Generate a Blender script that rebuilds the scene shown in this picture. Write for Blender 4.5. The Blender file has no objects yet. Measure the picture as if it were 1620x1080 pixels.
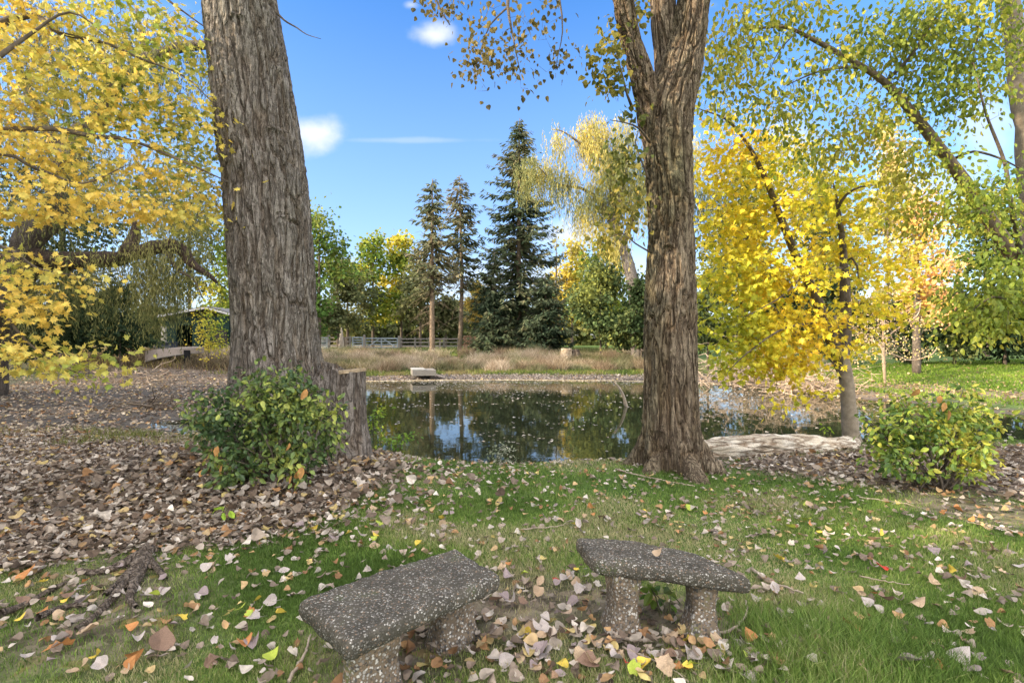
import bpy, math, random
import numpy as np
from math import radians as R, pi, sin, cos
rng = np.random.default_rng(7)
random.seed(7)
COL = bpy.context.scene.collection
F = 810.0; CAMZ = 1.6

# ------------------------------------------------------------------ helpers
def pt(px, py, d):
    return np.array([(px-810)/F*d, d, CAMZ-(py-540)/F*d])
def tag(o, label=None, cat=None, group=None, kind=None):
    if label: o['label'] = label
    if cat: o['category'] = cat
    if group: o['group'] = group
    if kind: o['kind'] = kind
    return o
def empty(name, loc, label, cat, group=None):
    o = bpy.data.objects.new(name, None); COL.objects.link(o)
    o.location = tuple(float(v) for v in loc); o.empty_display_size = .2
    return tag(o, label, cat, group)
class MB:
    """collects vertex / face arrays, builds ONE mesh object"""
    def __init__(s): s.V=[]; s.C=[]; s.F3=[]; s.F4=[]; s.n=0
    def add(s, V, F3=None, F4=None, col=None):
        V=np.asarray(V,float).reshape(-1,3)
        if F3 is not None and len(F3): s.F3.append(np.asarray(F3)+s.n)
        if F4 is not None and len(F4): s.F4.append(np.asarray(F4)+s.n)
        if col is None: col=(1,1,1)
        col=np.asarray(col,float)
        if col.ndim==1: col=np.tile(col,(len(V),1))
        s.C.append(col); s.V.append(V); s.n+=len(V)
    def build(s, name, mat, parent=None, smooth=False, attr=None):
        V=np.concatenate(s.V) if s.V else np.zeros((0,3))
        if parent is not None:
            V=V-np.array(parent_loc(parent))
        f3=np.concatenate(s.F3).astype(np.int32) if s.F3 else np.zeros((0,3),np.int32)
        f4=np.concatenate(s.F4).astype(np.int32) if s.F4 else np.zeros((0,4),np.int32)
        me=bpy.data.meshes.new(name)
        me.vertices.add(len(V)); me.vertices.foreach_set('co',V.astype(np.float32).ravel())
        nl=f3.size+f4.size; me.loops.add(nl)
        me.loops.foreach_set('vertex_index',np.concatenate([f3.ravel(),f4.ravel()]))
        npoly=len(f3)+len(f4); me.polygons.add(npoly)
        st=np.concatenate([np.arange(len(f3))*3, f3.size+np.arange(len(f4))*4]).astype(np.int32)
        me.polygons.foreach_set('loop_start',st)
        me.polygons.foreach_set('use_smooth',np.full(npoly,smooth))
        C=np.concatenate(s.C); C=np.concatenate([C,np.ones((len(C),1))],1)
        a=me.color_attributes.new('Col','FLOAT_COLOR','POINT'); a.data.foreach_set('color',C.astype(np.float32).ravel())
        me.update(calc_edges=True)
        if mat: me.materials.append(mat)
        o=bpy.data.objects.new(name,me); COL.objects.link(o)
        if parent is not None: o.parent=parent
        return o
def parent_loc(p):
    l=np.array(p.location)
    while p.parent is not None:
        p=p.parent; l=l+np.array(p.location)
    return l
def copy_tree(o, parent=None):
    c=o.copy(); COL.objects.link(c); c.parent=parent
    for ch in list(o.children): copy_tree(ch,c)
    return c
def nrm(v): return v/np.maximum(np.linalg.norm(v,axis=-1,keepdims=True),1e-9)

# noise ------------------------------------------------------------
_perm=np.random.default_rng(3).random((64,64,64)).astype(np.float32)
def vnoise(x,y,z):
    xi=np.floor(x).astype(int); yi=np.floor(y).astype(int); zi=np.floor(z).astype(int)
    fx=x-xi; fy=y-yi; fz=z-zi
    fx=fx*fx*(3-2*fx); fy=fy*fy*(3-2*fy); fz=fz*fz*(3-2*fz)
    g=lambda a,b,c:_perm[(xi+a)&63,(yi+b)&63,(zi+c)&63]
    r=0
    for a in (0,1):
        for b in (0,1):
            for c in (0,1):
                r=r+g(a,b,c)*(fx if a else 1-fx)*(fy if b else 1-fy)*(fz if c else 1-fz)
    return r*2-1
def fbm(x,y,z,o=3):
    r=0;a=1
    for i in range(o): r=r+a*vnoise(x*2**i+i*7.3,y*2**i+i*3.1,z*2**i+i*5.7); a*=.5
    return r

# tubes -------------------------------------------------------------
def resample(P,Rr,step):
    P=np.asarray(P,float); Rr=np.asarray(Rr,float)
    # Catmull-Rom through points
    n=len(P); out=[];ro=[]
    E=np.vstack([2*P[0]-P[1],P,2*P[-1]-P[-2]])
    for i in range(n-1):
        p0,p1,p2,p3=E[i],E[i+1],E[i+2],E[i+3]
        L=np.linalg.norm(p2-p1); k=max(1,int(L/step))
        t=(np.arange(k)/k)[:,None]
        out.append(.5*((2*p1)+(-p0+p2)*t+(2*p0-5*p1+4*p2-p3)*t**2+(-p0+3*p1-3*p2+p3)*t**3))
        ro.append(Rr[i]+(Rr[i+1]-Rr[i])*t[:,0])
    out.append(P[-1:]); ro.append(Rr[-1:])
    return np.concatenate(out),np.concatenate(ro)
def frames(P):
    T=np.gradient(P,axis=0); T=nrm(T)
    up=np.array([0,0,1.]) if abs(T[0][2])<.9 else np.array([0,1.,0])
    N=np.zeros_like(P); N[0]=nrm(np.cross(np.cross(T[0],up),T[0]))
    for i in range(1,len(P)):
        v=N[i-1]-T[i]*np.dot(N[i-1],T[i]); N[i]=v/max(np.linalg.norm(v),1e-9)
    return T,N,np.cross(T,N)
def tube(mb,P,Rr,sides=6,col=None,cap=True):
    P=np.asarray(P,float); n=len(P); Rr=np.asarray(Rr,float)
    T,N,B=frames(P)
    a=np.arange(sides)/sides*2*pi
    V=P[:,None]+Rr[:,None,None]*(np.cos(a)[None,:,None]*N[:,None]+np.sin(a)[None,:,None]*B[:,None])
    V=V.reshape(-1,3)
    i=np.arange(n-1)[:,None]*sides; j=np.arange(sides)[None]; k=(j+1)%sides
    Fq=np.stack([i+j,i+k,i+sides+k,i+sides+j],-1).reshape(-1,4)
    F3=None
    if cap:
        V=np.vstack([V,P[0],P[-1]]); c0=n*sides
        jj=np.arange(sides); kk=(jj+1)%sides
        F3=np.vstack([np.stack([kk,jj,np.full(sides,c0)],-1),np.stack([(n-1)*sides+jj,(n-1)*sides+kk,np.full(sides,c0+1)],-1)])
    mb.add(V,F3,Fq,col)
def box(mb,c,s,rot=0,col=None,tilt=None):
    c=np.array(c,float); s=np.array(s,float)/2
    V=np.array([[x,y,z] for x in(-1,1) for y in(-1,1) for z in(-1,1)])*s
    if tilt is not None:
        ca,sa=cos(tilt),sin(tilt); V=np.stack([V[:,0]*ca-V[:,2]*sa,V[:,1],V[:,0]*sa+V[:,2]*ca],-1)
    ca,sa=cos(rot),sin(rot); V=np.stack([V[:,0]*ca-V[:,1]*sa,V[:,0]*sa+V[:,1]*ca,V[:,2]],-1)+c
    mb.add(V,None,[[0,1,3,2],[4,6,7,5],[0,4,5,1],[2,3,7,6],[0,2,6,4],[1,5,7,3]],col)

# leaves ------------------------------------------------------------
def fan(outline,c=(0,.42),fold=.18,curl=-.12):
    o=[(x,y) for x,y in outline]+[(-x,y) for x,y in reversed(outline) if abs(x)>1e-6]
    V=np.array([[c[0],c[1],0]]+[[x,y,0] for x,y in o],float)
    V[:,2]=fold*np.abs(V[:,0])+curl*V[:,1]**2
    n=len(o); Fc=np.array([[0,1+(i+1)%n,1+i] for i in range(n)])
    return V,Fc
MAPLE=fan([(0,0),(.12,.10),(.38,-.06),(.27,.16),(.60,.36),(.28,.42),(.38,.64),(.13,.62),(0,1)],fold=.15)
DELT=fan([(0,.03),(.22,0),(.42,.14),(.45,.34),(.36,.56),(.18,.8),(0,1)],fold=.2,curl=-.15)
OVAL=fan([(0,0),(.22,.2),(.3,.5),(.18,.82),(0,1)],fold=.25,curl=-.25)
NARROW=(np.array([[0,0,0],[.09,.4,.02],[0,1,0],[-.09,.4,.02]],float),np.array([[0,1,2],[0,2,3]]))
QUAD=(np.array([[-.3,0,0],[.35,.1,.08],[.42,.7,-.05],[0,1,.1],[-.4,.6,0]],float),np.array([[0,1,2],[0,2,3],[0,3,4]]))
SPRAY=(np.array([[0,0,0],[.16,.35,-.03],[.05,1,-.1],[-.05,1,-.1],[-.16,.35,-.03]],float),np.array([[0,1,2],[0,2,3],[0,3,4]]))
def put_leaves(mb,tmpl,P,tip,nor,size,col):
    V,Fc=tmpl; n=len(P); k=len(V)
    if n==0: return
    tip=nrm(tip); side=nrm(np.cross(tip,nor)); nor=np.cross(side,tip)
    size=np.asarray(size)[:,None,None] if np.ndim(size) else size
    W=P[:,None]+size*(V[None,:,0:1]*side[:,None]+V[None,:,1:2]*tip[:,None]+V[None,:,2:3]*nor[:,None])
    Fa=(Fc[None]+(np.arange(n)*k)[:,None,None]).reshape(-1,3)
    C=np.repeat(col,k,axis=0) if np.ndim(col)==2 else col
    mb.add(W.reshape(-1,3),Fa,None,C)
def pal(colors,n,P=None,sc=.8,jit=.12,seed=0,r=rng):
    """pick palette colours, clumped in space"""
    c=np.array(colors,float); m=len(c)
    if P is not None:
        t=.5+.5*fbm(P[:,0]*sc+seed,P[:,1]*sc,P[:,2]*sc,2)*1.3+r.normal(0,.22,n)
    else: t=r.random(n)
    t=np.clip(t,0,.999)*(m-1); i=t.astype(int); f=(t-i)[:,None]
    out=c[i]*(1-f)+c[np.minimum(i+1,m-1)]*f
    return np.clip(out*(1+r.normal(0,jit,(n,1))),0.003,.95)

# ------------------------------------------------------------------ materials
def new_mat(name):
    m=bpy.data.materials.new(name); m.use_nodes=True; nt=m.node_tree; nt.nodes.clear()
    return m,nt,nt.nodes.new('ShaderNodeOutputMaterial')
def N(nt,t,**kw):
    n=nt.nodes.new(t)
    for k,v in kw.items():
        if k in n.inputs: n.inputs[k].default_value=v
        else: setattr(n,k,v)
    return n
def ramp(nt,stops):
    n=nt.nodes.new('ShaderNodeValToRGB'); e=n.color_ramp.elements
    while len(e)<len(stops): e.new(.5)
    for i,(p,c) in enumerate(stops):
        e[i].position=p; e[i].color=(*c,1) if len(c)==3 else c
    return n
def mixc(nt,mode,fac,a,b):
    n=nt.nodes.new('ShaderNodeMix'); n.data_type='RGBA'; n.blend_type=mode
    def s(i,v):
        if hasattr(v,'is_output') or isinstance(v,bpy.types.NodeSocket): nt.links.new(v,n.inputs[i])
        elif isinstance(v,(int,float)): n.inputs[i].default_value=v
        else: n.inputs[i].default_value=(*v,1)
    s(0,fac); s(6,a); s(7,b); return n.outputs[2]
def mat_leaf(name,trans=.4,rough=.5,spec=.3,sheen=None):
    m,nt,o=new_mat(name); L=nt.links.new
    a=N(nt,'ShaderNodeAttribute',attribute_name='Col')
    p=N(nt,'ShaderNodeBsdfPrincipled',Roughness=rough); p.inputs['Specular IOR Level'].default_value=spec
    geo=N(nt,'ShaderNodeTexCoord'); nz=N(nt,'ShaderNodeTexNoise',Scale=28.,Detail=3.); L(geo.outputs['Object'],nz.inputs['Vector'])
    rp=ramp(nt,[(.3,(.72,.72,.72)),(.7,(1.15,1.15,1.15))]); L(nz.outputs[0],rp.inputs[0])
    c=mixc(nt,'MULTIPLY',1.,a.outputs['Color'],rp.outputs[0])
    L(c,p.inputs['Base Color'])
    if trans>0:
        t=N(nt,'ShaderNodeBsdfTranslucent'); L(c,t.inputs['Color'])
        mx=N(nt,'ShaderNodeMixShader',Fac=trans); L(p.outputs[0],mx.inputs[1]); L(t.outputs[0],mx.inputs[2]); L(mx.outputs[0],o.inputs[0])
    else: L(p.outputs[0],o.inputs[0])
    return m
def mat_noise(name,c1,c2,scale=6,rough=.85,bump=.3,bscale=40,stretch=(1,1,1),attr=False,c3=None,dist=.02):
    m,nt,o=new_mat(name); L=nt.links.new
    tc=N(nt,'ShaderNodeTexCoord'); mp=N(nt,'ShaderNodeMapping'); mp.inputs['Scale'].default_value=stretch
    L(tc.outputs['Object'],mp.inputs[0])
    nz=N(nt,'ShaderNodeTexNoise',Scale=float(scale),Detail=6.,Roughness=.65); L(mp.outputs[0],nz.inputs['Vector'])
    st=[(.3,c1),(.68,c2)] if c3 is None else [(.28,c1),(.5,c2),(.74,c3)]
    rp=ramp(nt,st); L(nz.outputs[0],rp.inputs[0]); c=rp.outputs[0]
    if attr:
        a=N(nt,'ShaderNodeAttribute',attribute_name='Col'); c=mixc(nt,'MULTIPLY',1.,a.outputs['Color'],c)
    p=N(nt,'ShaderNodeBsdfPrincipled',Roughness=rough); p.inputs['Specular IOR Level'].default_value=.25
    L(c,p.inputs['Base Color'])
    nb=N(nt,'ShaderNodeTexNoise',Scale=float(bscale),Detail=5.); L(mp.outputs[0],nb.inputs['Vector'])
    b=N(nt,'ShaderNodeBump',Strength=bump,Distance=dist); L(nb.outputs[0],b.inputs['Height']); L(b.outputs[0],p.inputs['Normal'])
    L(p.outputs[0],o.inputs[0]); return m
M={}
M['leaf']=mat_leaf('leaf_translucent',.45)
M['leaf_far']=mat_leaf('leaf_distant',.3,.7,.1)
M['leaf_glossy']=mat_leaf('leaf_waxy',.25,.42,.35)
M['needle']=mat_leaf('needle_foliage',.25,.8,.1)
M['litter']=mat_leaf('dry_leaf',.15,.7,.2)
M['grass']=mat_leaf('grass_blade',.4,.55,.2)
M['bark_old']=mat_noise('furrowed_bark',(.10,.078,.06),(.22,.18,.145),5,.95,.9,60,(1,1,.35),attr=True,c3=(.36,.30,.24),dist=.02)
M['branch']=mat_noise('branch_bark',(.05,.038,.028),(.15,.12,.09),9,.9,.5,50,(1,1,.5),attr=True)
M['branch_pale']=mat_noise('pale_branch_bark',(.22,.18,.14),(.42,.36,.29),9,.9,.4,50,attr=True)
M['logwood']=mat_noise('weathered_log_wood',(.16,.10,.055),(.40,.31,.21),3.2,.9,1.,16,(.5,2.6,2.6),c3=(.60,.53,.43),dist=.05)
M['sawn']=mat_noise('sawn_wood',(.24,.17,.10),(.42,.33,.22),20,.85,.4,60)
M['grey_wood']=mat_noise('grey_weathered_wood',(.12,.11,.095),(.25,.23,.20),12,.85,.3,60,(1,1,6))
M['grey_metal']=mat_noise('galvanised_grey_paint',(.15,.18,.20),(.25,.29,.31),8,.5,.1,40)
M['plank']=mat_noise('pale_plank',(.20,.165,.14),(.36,.30,.26),10,.85,.3,60,(6,1,1))
M['pale_board']=mat_noise('pale_painted_board',(.20,.20,.18),(.36,.35,.32),6,.7,.1,40)
M['shed_green']=mat_noise('dark_green_siding',(.006,.016,.015),(.014,.030,.027),5,.9,.2,30)
M['shed_green'].node_tree.nodes['Principled BSDF'].inputs['Specular IOR Level'].default_value=.03
M['fascia']=mat_noise('pale_fascia',(.22,.23,.25),(.34,.35,.37),5,.6,.1,30)
M['shingle']=mat_noise('grey_shingle',(.08,.08,.085),(.16,.16,.17),20,.9,.3,60)
M['dark']=mat_noise('dark_interior',(.008,.008,.009),(.015,.015,.016),5,.9,0,30)
M['bin']=mat_noise('dark_blue_plastic',(.02,.028,.045),(.04,.05,.075),5,.5,.05,30)
M['endgrain']=mat_noise('firewood_endgrain',(.25,.12,.07),(.5,.3,.2),14,.9,.3,60)

def mat_bark(name,dark,mid,light,st=(1,1,.17),s1=17,s2=42,bd=.028):
    m,nt,o=new_mat(name); L=nt.links.new
    tc=N(nt,'ShaderNodeTexCoord'); mp=N(nt,'ShaderNodeMapping'); mp.inputs['Scale'].default_value=st; L(tc.outputs['Object'],mp.inputs[0])
    def rid(sc,det,w):
        n=N(nt,'ShaderNodeTexNoise',Scale=float(sc),Detail=float(det),Roughness=.55,Distortion=.4); L(mp.outputs[0],n.inputs['Vector'])
        a=N(nt,'ShaderNodeMath',operation='SUBTRACT'); L(n.outputs[0],a.inputs[0]); a.inputs[1].default_value=.5
        b=N(nt,'ShaderNodeMath',operation='ABSOLUTE'); L(a.outputs[0],b.inputs[0])
        r=N(nt,'ShaderNodeMapRange'); r.inputs[1].default_value=0.; r.inputs[2].default_value=w; L(b.outputs[0],r.inputs[0]); return r.outputs[0]
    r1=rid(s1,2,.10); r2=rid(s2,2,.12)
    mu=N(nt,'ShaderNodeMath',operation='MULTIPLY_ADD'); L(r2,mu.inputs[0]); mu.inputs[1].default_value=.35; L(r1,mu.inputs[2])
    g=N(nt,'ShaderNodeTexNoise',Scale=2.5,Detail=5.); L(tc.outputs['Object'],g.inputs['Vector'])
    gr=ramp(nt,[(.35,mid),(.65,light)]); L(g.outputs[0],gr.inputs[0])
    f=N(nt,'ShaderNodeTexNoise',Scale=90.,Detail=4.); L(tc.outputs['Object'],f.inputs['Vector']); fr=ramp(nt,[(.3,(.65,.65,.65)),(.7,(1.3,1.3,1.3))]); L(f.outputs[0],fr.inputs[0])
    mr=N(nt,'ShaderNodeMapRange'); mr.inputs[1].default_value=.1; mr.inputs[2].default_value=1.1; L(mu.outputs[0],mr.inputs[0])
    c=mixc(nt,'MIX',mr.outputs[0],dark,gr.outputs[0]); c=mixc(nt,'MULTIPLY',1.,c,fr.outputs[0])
    a=N(nt,'ShaderNodeAttribute',attribute_name='Col'); c=mixc(nt,'MULTIPLY',1.,a.outputs['Color'],c)
    p=N(nt,'ShaderNodeBsdfPrincipled',Roughness=.93); p.inputs['Specular IOR Level'].default_value=.2; L(c,p.inputs['Base Color'])
    b=N(nt,'ShaderNodeBump',Strength=1.,Distance=bd); L(mu.outputs[0],b.inputs['Height'])
    b2=N(nt,'ShaderNodeBump',Strength=.5,Distance=.008); L(f.outputs[0],b2.inputs['Height']); L(b.outputs[0],b2.inputs['Normal']); L(b2.outputs[0],p.inputs['Normal'])
    L(p.outputs[0],o.inputs[0]); return m
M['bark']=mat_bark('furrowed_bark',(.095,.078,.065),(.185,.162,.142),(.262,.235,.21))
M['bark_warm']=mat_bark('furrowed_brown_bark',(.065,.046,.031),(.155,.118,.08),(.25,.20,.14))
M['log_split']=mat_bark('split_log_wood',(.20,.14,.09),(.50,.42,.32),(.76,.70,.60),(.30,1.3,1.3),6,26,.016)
def mat_aggregate(name,cement,stops,scale,moss=0.):
    m,nt,o=new_mat(name); L=nt.links.new
    tc=N(nt,'ShaderNodeTexCoord')
    w=N(nt,'ShaderNodeTexNoise',Scale=60.,Detail=1.); L(tc.outputs['Object'],w.inputs['Vector'])
    ad=N(nt,'ShaderNodeVectorMath',operation='MULTIPLY_ADD'); L(w.outputs['Color'],ad.inputs[0]); ad.inputs[1].default_value=(.006,.006,.006); L(tc.outputs['Object'],ad.inputs[2])
    v=N(nt,'ShaderNodeTexVoronoi',Scale=float(scale)); L(ad.outputs[0],v.inputs['Vector']); v.inputs['Randomness'].default_value=1.
    sp=N(nt,'ShaderNodeSeparateColor'); L(v.outputs['Color'],sp.inputs[0])
    rp=ramp(nt,stops); rp.color_ramp.interpolation='CONSTANT'; L(sp.outputs[0],rp.inputs[0])
    # pebble size differs per cell: threshold = .3 + .35*rand
    th=N(nt,'ShaderNodeMath',operation='MULTIPLY_ADD'); L(sp.outputs[1],th.inputs[0]); th.inputs[1].default_value=.3; th.inputs[2].default_value=.36
    df=N(nt,'ShaderNodeMath',operation='SUBTRACT'); L(th.outputs[0],df.inputs[0]); L(v.outputs['Distance'],df.inputs[1])
    mr=N(nt,'ShaderNodeMapRange'); L(df.outputs[0],mr.inputs[0]); mr.inputs[1].default_value=-.03; mr.inputs[2].default_value=.08
    big=N(nt,'ShaderNodeTexNoise',Scale=7.,Detail=4.); L(tc.outputs['Object'],big.inputs['Vector'])
    cr=ramp(nt,[(.35,cement),(.6,tuple(c*1.7 for c in cement)),(.75,(cement[0]*1.3,cement[1]*1.9,cement[2]*.9))]); L(big.outputs[0],cr.inputs[0])
    dirt=ramp(nt,[(.3,(.5,.5,.48)),(.65,(1,1,1))]); L(big.outputs[0],dirt.inputs[0])
    peb=mixc(nt,'MULTIPLY',.8,rp.outputs[0],dirt.outputs[0])
    c=mixc(nt,'MIX',mr.outputs[0],cr.outputs[0],peb)
    p=N(nt,'ShaderNodeBsdfPrincipled',Roughness=.75); L(c,p.inputs['Base Color']); p.inputs['Specular IOR Level'].default_value=.3
    b=N(nt,'ShaderNodeBump',Strength=1.,Distance=.006); L(mr.outputs[0],b.inputs['Height']); L(b.outputs[0],p.inputs['Normal'])
    L(p.outputs[0],o.inputs[0]); return m
M['agg_top']=mat_aggregate('dark_exposed_aggregate',(.046,.040,.029),[(0,(.075,.066,.052)),(.25,(.13,.112,.088)),(.45,(.17,.155,.135)),(.64,(.29,.26,.225)),(.78,(.27,.185,.125)),(.88,(.46,.43,.38))],112)
M['agg_leg']=mat_aggregate('light_exposed_aggregate',(.10,.075,.05),[(0,(.09,.08,.07)),(.22,(.22,.19,.16)),(.45,(.36,.33,.29)),(.68,(.30,.21,.14)),(.85,(.58,.54,.48))],75)

# ------------------------------------------------------------------ terrain
POND=np.array([(-8.7,12.3),(-7.3,11.6),(-5,10.2),(-3.2,9.2),(-2,8.7),(0,8.5),(1.5,8.6),(3,8.9),(5,9.8),(7,10.3),(10,10.4),(14,10.7),(20,11),(21,13),(17,13.6),(14.4,14.8),(12.9,18),(12.0,20.5),(10.8,24),(9.0,26.2),(5,27.1),(0,27.5),(-5,27.2),(-8,26.5),(-9.5,24.5),(-9.2,20),(-8.2,16.5),(-8.4,14.0),(-9.3,13.2)])
def wnoise(poly,amp,k=5):
    out=[]
    for i in range(len(poly)):
        a=poly[i];b=poly[(i+1)%len(poly)]
        for t in np.arange(k)/k:
            p=a*(1-t)+b*t; p=p+amp*np.array([vnoise(p[0]*1.1,p[1]*1.1,np.array(1.5)),vnoise(p[0]*1.1,p[1]*1.1,np.array(9.5))]); out.append(p)
    return np.array(out)
PONDF=wnoise(POND,.22)
def sdist(poly,X,Y):
    """signed distance, + outside"""
    X=np.asarray(X,float);Y=np.asarray(Y,float); d=np.full(X.shape,1e9); ins=np.zeros(X.shape,bool)
    n=len(poly)
    for i in range(n):
        ax,ay=poly[i];bx,by=poly[(i+1)%n]
        ex,ey=bx-ax,by-ay; wx,wy=X-ax,Y-ay
        t=np.clip((wx*ex+wy*ey)/(ex*ex+ey*ey+1e-12),0,1)
        d=np.minimum(d,(wx-ex*t)**2+(wy-ey*t)**2)
        c=((ay<=Y)&(Y<by))|((by<=Y)&(Y<ay))
        with np.errstate(divide='ignore',invalid='ignore'):
            xi=ax+(Y-ay)/(by-ay if by!=ay else 1e-9)*ex
        ins^=c&(X<xi)
    d=np.sqrt(d); return np.where(ins,-d,d)
sig=lambda v:1/(1+np.exp(-np.clip(v,-30,30)))
def ground_z(X,Y,s=None):
    X=np.asarray(X,float);Y=np.asarray(Y,float)
    if s is None: s=sdist(PONDF,X,Y)
    so=np.maximum(s,0)
    zn=np.interp(so,[0,.5,1.7,3.2,200],[-.5,-.38,-.04,.02,.25])
    zl=np.interp(so,[0,1,14,20,30,200],[-.5,-.47,-.40,.3,.7,1.2])
    zf=np.interp(so,[0,3,6.5,12.5,18,28,200],[-.5,-.30,-.17,.4,.72,.9,1.4])
    zr=np.interp(so,[0,2.5,9,20,200],[-.5,-.22,.38,.8,1.3])
    wn=sig((10.6-Y-.12*np.maximum(X,0)*0)/.7)*sig((X+40)/5)
    wl=sig((-5.5-X)/1.2)*sig((30-Y)/1.5)
    wr=sig((X-10.5)/1.0)*sig((40-Y)/3)
    wf=np.maximum(1-wl-wr,0); t=wl+wr+wf
    z=(wl*zl+wr*zr+wf*zf)/t
    z=wn*zn+(1-wn)*z
    z=z+.26*np.exp(-((X+3.2)**2/2.2+(Y-6.7)**2/1.4))+.08*np.exp(-((X-1.7)**2+(Y-6.4)**2)/.5)
    z=z+.02*fbm(X*.9,Y*.9,X*0+2.2,3)*np.clip(so,0,1)
    z=np.where(s<0,-.5-np.minimum(-s*.3,.8),z)
    return z
def gz(x,y): return float(ground_z(np.array([x]),np.array([y]))[0])
def raypoly(pp,z=0.02):
    return np.array([((px-810)/F*((CAMZ-z)*F/(py-540)),(CAMZ-z)*F/(py-540)) for px,py in pp])
LIT_L=raypoly([(-1500,960),(-300,925),(0,905),(150,878),(300,868),(430,852),(520,815),(590,775),(620,735),(585,703),(480,688),(300,684),(200,690),(0,682),(-400,685),(-1500,690)])
LIT_R=raypoly([(1140,742),(1250,765),(1380,790),(1620,812),(2300,835),(2600,716),(1620,712),(1480,712),(1350,716),(1200,726)],-.1)
DIRT_R=raypoly([(1400,785),(1500,778),(1620,800),(1780,815),(1700,840),(1560,832),(1440,812)])
DIRT_B=raypoly([(500,1000),(620,960),(760,930),(940,930),(1140,960),(1180,1010),(1100,1060),(900,1030),(760,1040),(640,1120),(500,1120)])
DIRT_L=raypoly([(60,960),(130,890),(260,880),(330,930),(300,1000),(160,1060),(0,1090),(-100,1040)])
def soft(poly,X,Y,w): return sig(-sdist(poly,X,Y)/w)

def axis(lo,hi,c,fine,n):
    pass
def graded(lo,hi,f0,f1,step,g=1.06):
    a=list(np.arange(f0,f1+step/2,step)); s=step
    x=a[-1]
    while x<hi: s*=g; x+=s; a.append(min(x,hi))
    s=step; x=a[0]; b=[]
    while x>lo: s*=g; x-=s; b.append(max(x,lo))
    return np.array(b[::-1]+a)
gx=graded(-900,900,-8,9,.07,1.045); gy=graded(-300,1500,1.4,12,.06,1.03)
GX,GY=np.meshgrid(gx,gy); gxs=GX.ravel(); gys=GY.ravel()
S=sdist(PONDF,gxs,gys); GZ=ground_z(gxs,gys,S)
nx=len(gx); ny=len(gy)
i=np.arange(ny-1)[:,None]*nx; j=np.arange(nx-1)[None]
GF=np.stack([i+j,i+j+1,i+nx+j+1,i+nx+j],-1).reshape(-1,4)
nz=fbm(gxs*1.3,gys*1.3,gxs*0,3)
litter=np.maximum.reduce([soft(LIT_L,gxs+.25*nz,gys,.1),soft(LIT_R,gxs,gys+.2*nz,.12),.75*soft(DIRT_R,gxs,gys+.1*nz,.08),.9*soft(DIRT_B,gxs,gys+.2*nz,.1)+.0,.85*soft(DIRT_L,gxs,gys+.25*nz,.12)])
mud=np.clip(sig((.9-S+.5*nz)/.25)*sig((gys-8)/.3)+sig((2.6-S+.6*nz)/.3)*sig((gys-20)/1)*sig((12-gxs)/1)+sig((-5-gxs)/.8)*sig((gys-8.8)/.3)*sig((15.5-S+nz)/.8),0,1)
straw=np.clip(sig((gys-31+nz)/.8)*sig((41-gys+2*nz)/1)*sig((11-gxs)/1),0,1)
litter=np.maximum(litter,.85*sig((gxs-12)/.5)*sig((gys-12)/.5)*sig((26-gys)/1)*sig((fbm(gxs*.35,gys*1.1,gxs*0+4,2)+.25-.1*np.abs(S-3))/.1))
litter=np.maximum(litter,sig((-9-gxs)/1)*sig((gys-28)/1)*.8)
gm=MB(); gm.add(np.stack([gxs,gys,GZ],-1),None,GF,np.stack([litter,mud,straw],-1))
def mat_ground():
    m,nt,o=new_mat('ground_surface'); L=nt.links.new
    a=N(nt,'ShaderNodeAttribute',attribute_name='Col'); sp=N(nt,'ShaderNodeSeparateColor'); L(a.outputs['Color'],sp.inputs[0])
    tc=N(nt,'ShaderNodeTexCoord')
    def nz(sc,st,det=6.):
        n=N(nt,'ShaderNodeTexNoise',Scale=float(sc),Detail=det,Roughness=.7); L(tc.outputs['Object'],n.inputs['Vector']); r=ramp(nt,st); L(n.outputs[0],r.inputs[0]); return r.outputs[0]
    lawn=nz(1.4,[(.3,(.05,.09,.018)),(.48,(.09,.15,.03)),(.6,(.13,.18,.045)),(.75,(.20,.19,.08))])
    fine=nz(45,[(.3,(.4,.4,.4)),(.7,(1.25,1.25,1.25))])
    lawn=mixc(nt,'MULTIPLY',1.,lawn,fine)
    soil=nz(18,[(.3,(.03,.022,.016)),(.5,(.085,.064,.047)),(.72,(.20,.16,.125))])
    v=N(nt,'ShaderNodeTexVoronoi',Scale=13.); L(tc.outputs['Object'],v.inputs['Vector'])
    s2=N(nt,'ShaderNodeSeparateColor'); L(v.outputs['Color'],s2.inputs[0])
    lr=ramp(nt,[(0,(.07,.05,.038)),(.35,(.17,.125,.10)),(.6,(.28,.21,.165)),(.85,(.36,.29,.22)),(1,(.42,.27,.09))]); L(s2.outputs[0],lr.inputs[0])
    lit=mixc(nt,'MIX',.55,soil,lr.outputs[0])
    mud=nz(5,[(.3,(.045,.038,.032)),(.5,(.10,.085,.07)),(.7,(.17,.15,.125))])
    mud=mixc(nt,'MULTIPLY',1.,mud,fine)
    straw=nz(3,[(.3,(.10,.095,.035)),(.5,(.26,.19,.11)),(.7,(.38,.30,.19))])
    c=mixc(nt,'MIX',sp.outputs[2],lawn,straw)
    c=mixc(nt,'MIX',sp.outputs[1],c,mud)
    c=mixc(nt,'MIX',sp.outputs[0],c,lit)
    p=N(nt,'ShaderNodeBsdfPrincipled',Roughness=.92); L(c,p.inputs['Base Color']); p.inputs['Specular IOR Level'].default_value=.15
    n=N(nt,'ShaderNodeTexNoise',Scale=30.,Detail=6.); L(tc.outputs['Object'],n.inputs['Vector'])
    b=N(nt,'ShaderNodeBump',Strength=.8,Distance=.03); L(n.outputs[0],b.inputs['Height']); L(b.outputs[0],p.inputs['Normal'])
    L(p.outputs[0],o.inputs[0]); return m
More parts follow.
